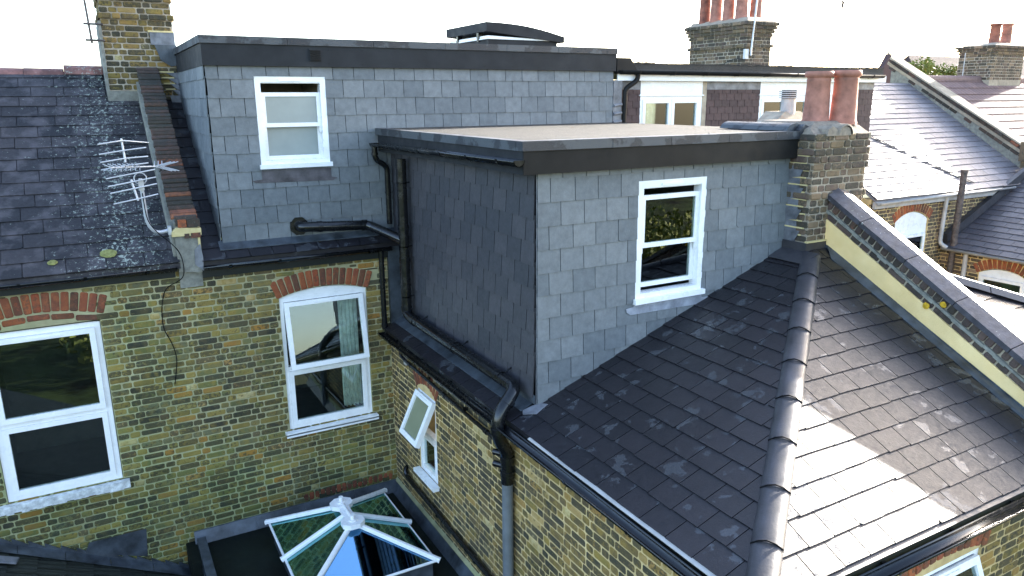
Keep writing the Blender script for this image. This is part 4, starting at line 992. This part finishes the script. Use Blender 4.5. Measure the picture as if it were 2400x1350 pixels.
cor = [V3(lx0, ly1, lz), V3(lx1, ly1, lz), V3(lx1, ly0, lz), V3(lx0, ly0, lz)]; ml, mr = V3(lx0, -1.30, lz), V3(lx1, -1.30, lz); mc = V3(-1.087, -1.30, -1.63)
def bar(a_, b_, r_=.028, ext=.03, nm='rafter'):
    d = (b_-a_).normalized(); s_ = d.cross(V3(0, 0, 1)).normalized(); u_ = s_.cross(d)
    p = a_; pr = [(-r_, 0), (r_, 0), (r_, r_*.9), (r_*.5, r_*1.5), (-r_*.5, r_*1.5), (-r_, r_*.9)]
    MB().prism([p+s_*x+u_*y for x, y in pr], b_+d*ext-a_).build(nm, 'pvc_white', ln)
    c = b_+d*ext; MB().prism([c+s_*x*1.15+u_*(y*1.15-.004) for x, y in pr], d*.012).build('end_cap', 'pvc_white', ln)
for r_, c_ in ((R0, cor[0]), (R0, cor[1]), (R1, cor[2]), (R1, cor[3]), (mc, ml), (mc, mr)): bar(r_, c_)
for a_, b_ in ((0, 1), (1, 2), (2, 3), (3, 0)): MB().tube([cor[a_]-V3(0, 0, .012), cor[b_]-V3(0, 0, .012)], .016, 6).build('eave_bar', 'pvc_white', ln)
for tri in ((R0, cor[0], cor[1]), (R1, cor[2], cor[3])): MB().prism([p-V3(0, 0, .004) for p in tri], (0, 0, -.006)).build('pane', 'glass_blue', ln)
for qd in ((mc, R0, cor[1], mr), (R1, mc, mr, cor[2]), (R0, mc, ml, cor[0]), (mc, R1, cor[3], ml)): MB().prism([p-V3(0, 0, .004) for p in qd], (0, 0, -.006)).build('pane', 'glass_green', ln)
def boss(c):
    n = 8; MB().prism([c+V3(math.cos(2*math.pi*(k+.5)/n)*.135, math.sin(2*math.pi*(k+.5)/n)*.12, 0) for k in range(n)], (0, 0, .055)).build('ridge_boss', 'pvc_white', ln)
    MB().tube([c+V3(0, 0, .05), c+V3(0, 0, .068)], .05, 14).tube([c+V3(0, 0, .06), c+V3(0, 0, .125)], .026, 12).build('finial', 'pvc_white', ln)
boss(R0+V3(0, .02, 0)); boss(R1-V3(0, .02, 0))
MB().box((-1.145, -1.45, -1.625), (-1.03, -1.15, -1.585)).tube([(-1.087, -1.45, -1.568), (-1.087, -1.15, -1.568)], .02, 8).build('ridge_bar', 'pvc_white', ln)
MB().box((lx0+.1, ly0+.1, -4.0), (lx1-.1, ly1-.1, -3.98)).box((lx0+.1, ly0+.1, -3.98), (lx0+.12, ly1-.1, -2.0)).box((lx1-.12, ly0+.1, -3.98), (lx1-.1, ly1-.1, -2.0)).box((lx0+.12, ly1-.12, -3.98), (lx1-.12, ly1-.1, -2.0)).build('room_interior', 'room_pale', ln)

# neighbour's lean-to at lower left
le = thing('lean_to', 'low tiled lean-to roof at bottom left with stepped lead flashing on the brick wall', 'extension')
def lz_(x): return -2.60+.52*(-2.67-x)
MB().prism([(-2.66, -.0, lz_(-2.66)-.05), (-2.66, -5, lz_(-2.66)-.05), (-6, -5, lz_(-6)-.05), (-6, 0, lz_(-6)-.05)], (0, 0, -.06)).build('roof_deck', 'tile_low', le)
TLn = frameT((-2.66, 0, lz_(-2.66)-.03), (0, 1, 0), (-1, 0, .52)); TLn = (TLn[0], TLn[1], TLn[2], TLn[1].cross(TLn[2]))
def pantile(parent, T, u0, u1, v0, v1, rh, w, mat, amp=.012, cap=120, name='tile'):
    out = []
    v = v0; r_i = 0
    while v < v1:
        u = u0-(w/2 if r_i % 2 else 0)
        while u < u1:
            out.append((max(u, u0), min(u+w, u1), v)); u += w
        v += rh; r_i += 1
    def g_(a_, b_, v):
        k = 10; vs = []; fs = []
        for j in range(k+1):
            uu = a_+.003+(b_-a_-.006)*j/k; hgt = amp*abs(math.sin((uu)*math.pi/(w/4)))
            vs += [(uu, v, .014+hgt+.006), (uu, v+rh+.02, .0+hgt), (uu, v, -.002)]
        for j in range(k): fs += [(j*3, j*3+3, j*3+4, j*3+1), (j*3+2, j*3+5, j*3+3, j*3)]
        return vs, fs
    out.sort(key=lambda q: (T[0]+T[1]*q[0]+T[2]*q[2]-CAM).length)
    for q in out[:cap]:
        if q[1]-q[0] < .03: continue
        vs, fs = g_(*q); MB().add([T[0]+T[1]*a_+T[2]*b_+T[3]*c_ for a_, b_, c_ in vs], fs).build(name, mat, parent)
    if len(out) > cap:
        mb = MB()
        for q in out[cap:]:
            if q[1]-q[0] < .03: continue
            vs, fs = g_(*q); mb.add([T[0]+T[1]*a_+T[2]*b_+T[3]*c_ for a_, b_, c_ in vs], fs)
        mb.build(name+'_rows', mat, parent)['kind'] = 'stuff'
pantile(le, TLn, -2.0, -.12, .05, 3.2, .28, .30, 'tile_low', cap=60)
for i in range(8):
    xa = -2.68-i*.42; xb = xa-.42
    MB().prism([(xa, -.155, lz_(xa)+.012), (xb+.004, -.155, lz_(xb)+.012), (xb+.004, -.012, lz_(xb)+.05), (xa, -.012, lz_(xa)+.05)], (0, 0, .006)).build('lead_flashing', 'lead', le)
for i in range(14):
    xa = -2.66-i*.144; z = lz_(xa)+.05
    MB().prism([(xa, -.020, z-.03), (xa-.16, -.020, z+.05), (xa-.16, -.020, z+.15), (xa-.02, -.020, z+.035)], (0, -.006, 0)).build('step_flashing', 'lead', le)
MB().prism([(-3.76, -.024, -1.985), (-3.14, -.024, -2.22), (-3.115, -.024, -1.865), (-3.70, -.024, -1.86)], (0, -.005, 0)).build('lead_patch', 'lead', le)
MB().prism([(-4.6, -.30, lz_(-4.6)+.03), (-4.33, -.28, lz_(-4.33)+.035), (-4.35, -.40, lz_(-4.35)+.035), (-4.6, -.42, lz_(-4.6)+.03)], (0, 0, .02)).build('loose_slate', 'lead_light', le)

# ================================================================ 11 middle-distance house: brown tile hung dormer and its own hip wing
hc = thing('terraced_house', 'neighbouring house at right with white trimmed dormer hung in brown tiles', 'house')
MB().box((3.62, .25, -1), (9.7, .45, 1.2)).build('rear_wall', 'mortar_grey', hc)
dm = MB(); TC = frameT((3.6, .2, 2.0), (1, 0, 0), (0, 0, 1)); TCb = (TC[0]+V3(0, .012, 0), TC[1], TC[2], TC[3])
wc1, wc2 = (4.155-3.6, .30, 5.39-3.6, 1.235), (6.66-3.6, .30, 8.47-3.6, 1.235)
wall_base(dm, TCb, .15, 5.98, -.6, 1.25, [wc1, wc2], .08); dm.box((9.50, .212, 1.4), (9.58, 3.3, 3.25)); dormc = dm.build('dormer_wall', 'black_gap', hc)
slates(dormc, TC, .17, 5.98, -.3, 1.115, .104, .165, 'tile_brown', th=.007, holes=[(wc1[0]-.0, .2, wc1[2]+.09, 1.3), wc2], name='tile', seed=101, cap=260, chip=0)
for a_, b_ in ((.17, wc1[0]), (wc1[2]+.09, wc2[0]), (wc2[2], 5.98)): MB().lbox(TC, (a_, 1.11, 0), (b_, 1.24, .014)).build('lead_band', 'lead_light', hc)
MB().lbox(TC, (wc1[2], .2, -.0), (wc1[2]+.09, 1.24, .012)).build('timber_post', 'mortar_grey', hc)
MB().box((3.66, .10, 3.235), (9.78, .12, 3.345)).box((9.76, .12, 3.235), (9.78, 3.3, 3.345)).build('fascia_board', 'pvc_white', hc)
MB().box((3.66, .12, 3.238), (9.76, .24, 3.246)).build('soffit', 'pvc_white', hc)
MB().box((3.70, .13, 3.34), (9.72, 3.4, 3.47)).build('flat_roof', 'felt', hc)
mb = MB(); xs = 3.72
while xs < 9.7:
    mb.prism([(xs, .115, 3.36), (xs+.05, .115, 3.36), (xs+.05, .16, 3.478+rnd.uniform(0, .012)), (xs, .16, 3.478+rnd.uniform(0, .012))], (0, .25, 0)); xs += .05
mb.build('roof_edge', 'felt', hc)
MB().box((3.62, .07, 3.33), (3.86, .35, 3.55)).prism([(3.86, .07, 3.33), (4.02, .07, 3.33), (3.90, .07, 3.50), (3.86, .07, 3.55)], (0, .25, 0)).build('roof_edge_end', 'fascia_dark', hc)
gutter((3.66, .04, 3.375), (9.60, .04, 3.36), 'dark gutter along the white fascia of the brown tiled dormer', 'fascia_dark', brackets=9)
dpc = thing('downpipe', 'dark rainwater pipe with offset at the left end of the brown tiled dormer', 'pipe')
pipe(dpc, [(3.99, .05, 3.34), (3.99, .06, 3.24), (3.80, .10, 3.12), (3.80, .12, 2.3)], .036, 'fascia_dark', 'pipe', rad=.06)
MB().box((3.59, .10, 2.4), (3.74, .14, 3.235)).build('lead_cladding', 'lead_light', hc)
for i in range(3): MB().tube([(3.60, .095, 2.88-i*.12), (3.74, .095, 2.90-i*.12)], .022, 8).build('lead_fold', 'lead_light', hc)
def casement(parent, x0, x1, n, label):
    T = (V3(x0, .2, 2.30), TC[1], TC[2], TC[3]); w = x1-x0; h = .935-.22
    win = MB().lbox(T, (0, h, -.02), (w, .935, .01)).lbox(T, (-.02, h, .0), (w+.02, h+.018, .03)).frame(T, w, h, .05, -.06, .008).build('window', 'pvc_white', parent, label)
    cw = (w-.1)/n
    for i in range(n):
        T2 = (T[0]+T[1]*(.05+cw*i)+T[2]*.05, T[1], T[2], T[3])
        MB().frame(T2, cw-.008, h-.1, .055, -.05, .018).build('casement', 'pvc_white', win)
        MB().lbox(T2, (.055, .055, -.02), (cw-.063, h-.155, -.014)).build('pane', 'glass', win)
    MB().lbox(T, (0, 0, -.8), (w, h, -.75)).build('room_interior', 'room', win)
    return win
casement(hc, 4.155, 5.39, 2, 'two light white casement with pale curtains'); casement(hc, 6.66, 8.47, 3, 'white casement partly hidden behind the chimney pots')
for a_, b_, lb in ((4.22, 4.74, 'pale curtain at left inside the first window of the brown tiled dormer'), (4.80, 5.30, 'pale curtain at right inside the first window of the brown tiled dormer'), (6.72, 7.2, 'pale curtain in the dormer window seen behind the small flue cowl'), (7.3, 8.3, 'pale curtain in the dormer window seen behind the terracotta pots')):
    curtain_obj(a_, b_, 2.33, 3.0, .285, lb, 6, .022)
# mirrored hip wing
wg = thing('outrigger', 'sunlit slate hip wing just beyond the yellow rendered party wall', 'house')
E2, A2 = V3(7.50, -6.336, .114), V3(3.84, -3.772, 1.396)
MB().prism([(3.84, -6.336, .10), tuple(E2-V3(0, 0, .012)), tuple(A2-V3(0, 0, .012))], (0, 0, -.05)).prism([tuple(A2-V3(0, 0, .012)), tuple(E2-V3(0, 0, .012)), (7.5, 0, .10), (3.84, 0, 1.384)], (0, 0, -.05)).build('roof', 'slate_roof', wg)
T2r = frameT((3.84, -6.336, .118), (1, 0, 0), (0, 1, .5)); hp3 = half_plane(uv(T2r, E2), uv(T2r, A2), (.1, .1))
slates(wg, T2r, 0, 3.7, 0, 2.95, .197, .252, 'slate_roof', th=.008, planes=[hp3], seed=103, cap=150)
HL2 = (A2-E2).length; hd2 = (A2-E2).normalized(); sd2 = hd2.cross(V3(0, 0, 1)).normalized(); up2 = sd2.cross(hd2)
for i in range(9):
    c0 = E2+hd2*(i*HL2/9); c1 = E2+hd2*((i+1)*HL2/9-.012)
    MB().prism([c0-sd2*.12, c0-sd2*.05+up2*.06, c0+sd2*.05+up2*.06, c0+sd2*.12], c1-c0).build('hip_tile', 'ridge_grey', wg)
MB().box((3.9, -6.2, -5.3), (7.4, -.0, .05)).build('wall', 'mortar_yellow', wg)

# ================================================================ far chimney between houses
def pj4(i, n):
    return {n-1: (.11, .11), n-2: (.08, .08), n-3: (.05, .05), n-4: (.025, .025), n-7: (.04, .04)}.get(i, (0, 0))
c4 = stack('wide brick chimney stack with five clay pots above the brown tiled dormer', 9.40, 10.13, 3.2, 4.95, 3.35, 4.55, 'brick_sooty', 'mortar_grey', pj4, 111, cap=290)
MB().prism([(9.30, 3.10, 4.55), (10.23, 3.10, 4.55), (10.0, 3.35, 4.66), (9.55, 3.35, 4.66)], (0, 1.75, 0)).prism([(9.30, 3.10, 4.553), (9.55, 3.4, 4.663), (9.55, 4.8, 4.663), (9.30, 5.05, 4.553)], (.6, 0, 0)).build('flaunching', 'mortar_grey', c4)
for (x, y, mt) in ((9.60, 4.72, 'terracotta_dark'), (9.60, 4.36, 'terracotta'), (9.62, 4.0, 'terracotta'), (9.64, 3.64, 'terracotta'), (9.98, 3.55, 'terracotta')): pot(c4, x, y, 4.6, .135, .75, mt)
a4 = thing('aerial_pole', 'slim silver mast strapped to the corner of the five pot chimney', 'pole')
pipe(a4, [(9.42, 3.08, 3.85), (9.52, 3.08, 5.3)], .018, 'alu', 'mast')
MB().box((9.28, 3.10, 3.78), (9.38, 3.16, 3.98)).build('junction_box', 'alu', a4)
MB().tube(smooth_path([(9.34, 3.12, 3.78), (9.26, 3.4, 3.8), (9.36, 4.1, 3.6), (9.37, 4.3, 3.5)], 3, .1), .008, 5).build('cable', 'pvc_black', a4)
a5 = thing('tv_aerial', 'distant thin aerial on a tall bare pole against the white sky', 'aerial')
pipe(a5, [(11.04, 3.4, 3.4), (11.0, 3.4, 4.98)], .010, 'pvc_palegrey', 'mast')
MB().tube([(10.9, 3.4, 4.95), (11.45, 3.4, 5.0)], .007, 5).build('boom', 'pvc_palegrey', a5)
for x in (10.95, 11.1, 11.25, 11.4): MB().tube([(x, 3.33, 4.93), (x, 3.47, 5.05)], .006, 5).build('element', 'pvc_palegrey', a5)
a6 = thing('tv_aerial', 'faint distant aerial low behind the long dormer roof', 'aerial')
pipe(a6, [(1.9, 12, 3.9), (1.9, 12, 4.45)], .012, 'pvc_palegrey', 'mast')
MB().tube([(1.6, 12, 4.30), (2.2, 12.2, 4.5)], .008, 5).build('boom', 'pvc_palegrey', a6)
for i in range(6): c = V3(1.62+i*.1, 12.02+i*.03, 4.31+i*.033); MB().tube([c-V3(0, .1, .06), c+V3(0, .1, .06)], .007, 5).build('element', 'pvc_palegrey', a6)
bd_ = MB(); bc = V3(13.384, 4, 5.17)
bd_.tube([bc+V3(0, 0, .09), bc, bc-V3(0, 0, .16)], [.01, .03, .008], 6).add([bc+V3(0, 0, .05), bc+V3(.14, .02, .12), bc+V3(.02, 0, -.04)], [(0, 1, 2)]).add([bc+V3(0, 0, .05), bc+V3(-.05, .02, .22), bc+V3(-.02, 0, -.04)], [(0, 1, 2)])
tag(bd_.build('bird', 'bird'), 'small dark bird flying at the top of the white sky', 'bird')

# ================================================================ 12 house D: sunlit slate roof, arch window
hd_ = thing('terraced_house', 'far house with glaring sunlit slate slope and arched white window below it', 'house')
TD = frameT((9.6, 0, 0), (1, 0, 0), (0, 0, 1)); wd = (10.42-9.6, -1.3, 11.48-9.6, .77)
wall = MB(); wall_base(wall, TD, 0, 6.0, -5.3, 1.1, [wd], .25); wdo = wall.build('rear_wall', 'mortar_yellow', hd_)
idd, odd = arch(TD, 1.35, .53, .60, .17, .20, 16, 'brick_red', wdo); arch_hole(TD, 1.35, .53, .60, .17, wdo, 'mortar_yellow')
lay_bricks(wdo, wall_bricks(TD, 0, 4.6, -1.3, 1.0, [wd], below=odd, seed=121), 'brick_sooty', 290)
arched_window(hd_, (TD[0]+V3(.82, 0, -1.3), TD[1], TD[2], TD[3]), 1.06, 1.66, .165, .70, 0, 'white window under a red brick arch', hp=.235)
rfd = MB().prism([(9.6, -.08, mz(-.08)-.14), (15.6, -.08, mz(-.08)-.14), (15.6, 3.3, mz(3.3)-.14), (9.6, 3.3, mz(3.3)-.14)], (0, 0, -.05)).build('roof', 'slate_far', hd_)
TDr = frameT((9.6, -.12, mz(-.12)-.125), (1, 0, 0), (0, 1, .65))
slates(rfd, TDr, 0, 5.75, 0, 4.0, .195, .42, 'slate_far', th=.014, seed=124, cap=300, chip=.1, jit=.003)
MB().box((9.6, -.09, .93), (14.3, -.04, 1.06)).build('fascia_board', 'pvc_palegrey', hd_)
gutter((9.62, -.15, 1.055), (14.2, -.15, 1.09), 'pale grey gutter under the glaring sunlit slate slope', 'pvc_palegrey', brackets=4)
spd = thing('soil_pipe', 'rusty brown iron vent pipe standing in front of the far brick wall', 'pipe')
pipe(spd, [(12.08, -.25, 1.56), (12.04, -.25, -1.5)], .062, 'iron_brown', 'pipe', [((12.08, -.25, 1.50), (12.08, -.25, 1.56)), ((12.05, -.25, -.42), (12.05, -.25, -.34)), ((12.06, -.25, .62), (12.06, -.25, .66))])
dpd = thing('downpipe', 'pale grey downpipe on the far brick wall beside the rusty vent pipe', 'pipe')
pipe(dpd, [(11.86, -.10, 1.02), (11.84, -.09, .06), (11.92, -.2, -.02)], .04, 'pvc_palegrey', 'pipe')
# D wing on the right
dw = thing('outrigger', 'far brick wing with grey slate roof at the right edge of the picture', 'house')
TE = frameT((12.1, 0, 0), (0, -1, 0), (0, 0, 1)); wE = (.80, -1.5, 1.72, -.30)
wall = MB(); wall_base(wall, TE, .0, 6, -5.3, -.05, [wE], .25); we = wall.build('wall', 'mortar_yellow', dw)
ie, oe = arch(TE, 1.26, .46, -.44, .14, .20, 13, 'brick_red', we); arch_hole(TE, 1.26, .46, -.44, .14, we, 'mortar_yellow')
lay_bricks(we, wall_bricks(TE, 0, 2.4, -1.3, -.08, [wE], below=oe, seed=126), 'brick_sooty', 200)
arched_window(dw, (TE[0]+TE[1]*.80+TE[2]*-1.5, TE[1], TE[2], TE[3]), .92, 1.06, .12, .6, 0, 'white arched window low in the far wing')
MB().prism([(12.0, 0, -.02), (12.0, -6, -.02), (15.6, -6, 1.62), (15.6, 0, 1.62)], (0, 0, -.05)).build('roof', 'slate_far2', dw)
TDw = frameT((11.96, 0, -.03), (0, -1, 0), (1, 0, .455))
slates(dw, TDw, 0, 4.2, 0, 3.9, .20, .30, 'slate_far2', th=.010, seed=127, cap=200, jit=.004)
MB().prism([(12.05, -.03, .05), (15.4, -.03, 1.60), (15.4, -.03, 1.78), (12.0, -.03, .24)], (0, -.10, 0)).build('lead_flashing', 'ridge_grey', dw)
gutter((11.93, -.1, -.03), (11.93, -6, -.06), 'pale grey gutter along the far slate wing at the right edge', 'pvc_palegrey', wall=(1, 0, 0), brackets=4)
MB().tube([(12.02, -.55, -.1), (12.02, -.55, -2)], .045, 10).build('downpipe', 'pvc_palegrey', dw)

# ================================================================ 13 far parapet, red tiled house, chimneys, tree
p2 = thing('parapet_wall', 'long sloping rendered parapet with weathered brick top between the far roofs', 'wall')
def pz(y): return 1.71+.585*(y-.0)
MB().prism([(15.2, .3, mz(.3)-.5), (15.2, 3.75, mz(3.75)-.5), (15.2, 3.75, pz(3.75)+.02), (15.2, .3, pz(.3)+.02)], (.26, 0, 0)).build('core', 'cement', p2)
Tq = frameT((15.2, 3.8, pz(3.8)), (0, -1, -.585), (0, -.585, 1)); Tq = (Tq[0], Tq[1], Tq[2], V3(-1, 0, 0)); Lq = 3.6*math.sqrt(1+.585**2)
items = []; u = 0
while u < Lq:
    items.append((Tq, .21, .065, u+.105, -.05, .04)); items.append((Tq, .21, .065, u+.105+.1, -.20, .01)) if rnd.random() < .8 else None; u += .222
lay_bricks(p2, items, 'brick_coping')
MB().prism([Tq[0]+Tq[2]*.0+Tq[3]*.06, Tq[0]+Tq[2]*.03+Tq[3]*.05, Tq[0]+Tq[2]*.05-Tq[3]*.30, Tq[0]-Tq[3]*.30], Tq[1]*Lq).build('mortar_top', 'mortar_grey', p2)
MB().prism([Tq[0]-Tq[2]*.16+Tq[3]*.0, Tq[0]-Tq[2]*.09, Tq[0]-Tq[2]*.09+Tq[3]*.03, Tq[0]-Tq[2]*.16+Tq[3]*.02], Tq[1]*Lq).build('mortar_band', 'mortar_grey', p2)
MB().box((15.12, .0, 1.55), (15.6, .32, 1.98)).build('kneeler', 'brick_sooty', p2)
MB().box((15.15, -.10, .9), (15.6, .1, 1.55)).build('lead_cover', 'lead_light', p2)
he = thing('terraced_house', 'furthest house at right with ribbed reddish tile roof', 'house')
MB().prism([(15.5, -.08, mz(-.08)-.05), (24, -.08, mz(-.08)-.05), (24, 3.3, mz(3.3)-.05), (15.5, 3.3, mz(3.3)-.05)], (0, 0, -.1)).prism([(15.5, 3.3, mz(3.3)-.05), (24, 3.3, mz(3.3)-.05), (24, 6.6, 1.2), (15.5, 6.6, 1.2)], (0, 0, -.1)).build('roof', 'tile_red', he)
TEr = frameT((15.5, -.1, mz(-.1)-.03), (1, 0, 0), (0, 1, .65))
pantile(he, TEr, 0, 8, 0, 3.95, .30, .33, 'tile_red', amp=.018, cap=150)
MB().tube([(15.5, 3.3, mz(3.3)-.04), (24, 3.3, mz(3.3)-.04)], .11, 10).build('ridge', 'tile_red', he)
c5 = stack('brick chimney stack with two clay pots at the far right edge', 18.35, 19.9, 3.0, 3.9, 3.40, 4.30, 'brick_sooty', 'mortar_grey', lambda i, n: {n-1: (.10, .10), n-2: (.06, .06), n-3: (.03, .03)}.get(i, (0, 0)), 131)
MB().prism([(18.25, 2.9, 4.30), (20, 2.9, 4.30), (19.8, 3.1, 4.38), (18.6, 3.1, 4.38)], (0, .9, 0)).build('flaunching', 'mortar_grey', c5)
pot(c5, 18.85, 3.3, 4.34, .14, .55, 'terracotta_dark'); pot(c5, 19.42, 3.3, 4.34, .14, .58, 'terracotta')
hb = thing('large_roof', 'broad plain purple grey roof far behind the round tree', 'building')
MB().prism([(30, 12, 3.0), (52, 12, 3.0), (52, 13.2, 4.80), (30, 13.2, 4.80)], (0, .5, -.4)).build('roof', 'tile_brown', hb)
MB().box((30, 12.3, -5.3), (52, 13.6, 3.0)).build('wall', 'mortar_grey', hb)
pn = thing('gable_finial', 'small dark roof peak with finial just left of the long far parapet', 'roof')
MB().prism([(15.7, 4.6, 3.2), (17.1, 4.6, 3.2), (16.33, 4.6, 4.12)], (0, .15, 0)).build('gable', 'tile_brown', pn)
MB().tube([(16.34, 4.68, 4.08), (16.34, 4.68, 4.28)], [.03, .008], 6).build('finial', 'mortar_grey', pn)
tr = thing('tree', 'round yellow green tree crown rising behind the red tiled roof', 'tree')
MB().tube([(21.5, 7, -5.3), (21.4, 7, -1), (21.5, 7.1, 3.2)], [.22, .16, .06], 8).build('trunk', 'bark', tr)
for k in range(6):
    a_ = k*1.05; MB().tube([(21.45, 7, 1.2+k*.2), (21.45+math.cos(a_)*.7, 7+math.sin(a_)*.6, 2.6+k*.15)], [.06, .02], 6).build('limb', 'bark', tr)
mb = MB(); rg = random.Random(5)
clumps = [(rg.uniform(-1, 1), rg.uniform(-.7, .7), rg.uniform(-1, 1)) for _ in range(150)]
clumps = [c for c in clumps if c[0]**2+c[2]**2 < 1]
for _ in range(16000):
    c = rg.choice(clumps); d = V3(rg.gauss(0, 1), rg.gauss(0, 1), rg.gauss(0, 1)).normalized()*rg.uniform(.1, .36)
    p = V3(21.5+c[0]*1.15, 7+c[1], 3.30+c[2]*.72)+d*.75
    a_ = V3(rg.gauss(0, 1), rg.gauss(0, 1), rg.gauss(0, 1)).normalized()*.06; b_ = a_.cross(V3(rg.gauss(0, 1), rg.gauss(0, 1), rg.gauss(0, 1))).normalized()*.03
    mb.add([p-a_, p+b_, p+a_, p-b_], [(0, 1, 2, 3)])
o = mb.build('crown', 'foliage', tr); o['kind'] = 'stuff'
a7 = thing('aerial_pole', 'thin pale pole standing in front of the round tree', 'pole')
pipe(a7, [(17.6, 3.3, 3.3), (17.6, 3.3, 4.1)], .012, 'pvc_palegrey', 'mast')

# ================================================================ small things
cb = MB()
for dx in (0, .10):
    pts = []
    for i in range(9):
        x = 11.0+dx+3.2*i/8*.62-.15; y = 1.95-1.95*i/8; pts.append((x, y, mz(y)-.09+.012*math.sin(i)))
    cb.tube(pts, .010, 5)
tag(cb.build('roof_cable', 'pvc_black'), 'pair of dark cables crossing the glaring sunlit far slope diagonally', 'cable')
rg = random.Random(9); mm = MB()
for i in range(2600):
    x = rg.uniform(3.9, 9.7); y = .10+rg.uniform(0, .10); h = rg.uniform(.008, .035)*(1.5 if math.sin(x*2.1) > .2 else .8); a = rg.uniform(-.012, .012)
    mm.add([(x-.005, y, 3.47), (x+.005, y, 3.47), (x+a, y-.006+rg.uniform(-.006, .006), 3.478+h)], [(0, 1, 2)])
mo = mm.build('moss', 'felt', hc); mo['kind'] = 'stuff'
mm = MB()
for (x, y) in ((1.35, -3.2), (2.1, -3.45), (2.25, -3.38), (.6, -2.2), (1.9, -1.4), (2.7, -2.6)):
    a = rg.uniform(0, 3); r = rg.uniform(.018, .03); c = V3(x, y, 2.650)
    mm.add([c, c+V3(math.cos(a)*r, math.sin(a)*r, .006), c+V3(math.cos(a+.6)*r*1.7, math.sin(a+.6)*r*1.7, .014), c+V3(math.cos(a+1.2)*r, math.sin(a+1.2)*r, .004)], [(0, 1, 2, 3)])
lf = mm.build('fallen_leaves', 'bark'); lf['label'] = 'few dry brown leaves lying on the central flat roof'; lf['category'] = 'leaves'; lf['kind'] = 'stuff'

# planting in the garden (mirrored in the windows)
gs = MB(); rg = random.Random(3)
for k in range(16):
    cx_, cy_ = rg.uniform(-4, 22), rg.uniform(-26, -16); rr = rg.uniform(.9, 2.0); hh = rg.uniform(1.2, 3.4)
    for i in range(420):
        d = V3(rg.gauss(0, 1), rg.gauss(0, 1), rg.gauss(0, 1)).normalized()*rg.uniform(.5, 1)
        p = V3(cx_+d.x*rr, cy_+d.y*rr, -5.3+hh*.55+d.z*hh*.55)
        a_ = V3(rg.gauss(0, 1), rg.gauss(0, 1), rg.gauss(0, 1)).normalized()*.16; b_ = a_.cross(V3(rg.gauss(0, 1), rg.gauss(0, 1), rg.gauss(0, 1))).normalized()*.10
        gs.add([p-a_, p+b_, p+a_, p-b_], [(0, 1, 2, 3)])
gs = gs.build('garden_shrubbery', 'foliage'); gs['kind'] = 'stuff'; gs['label'] = 'green garden shrubs seen only as reflections in the window glass'; gs['category'] = 'shrubs'
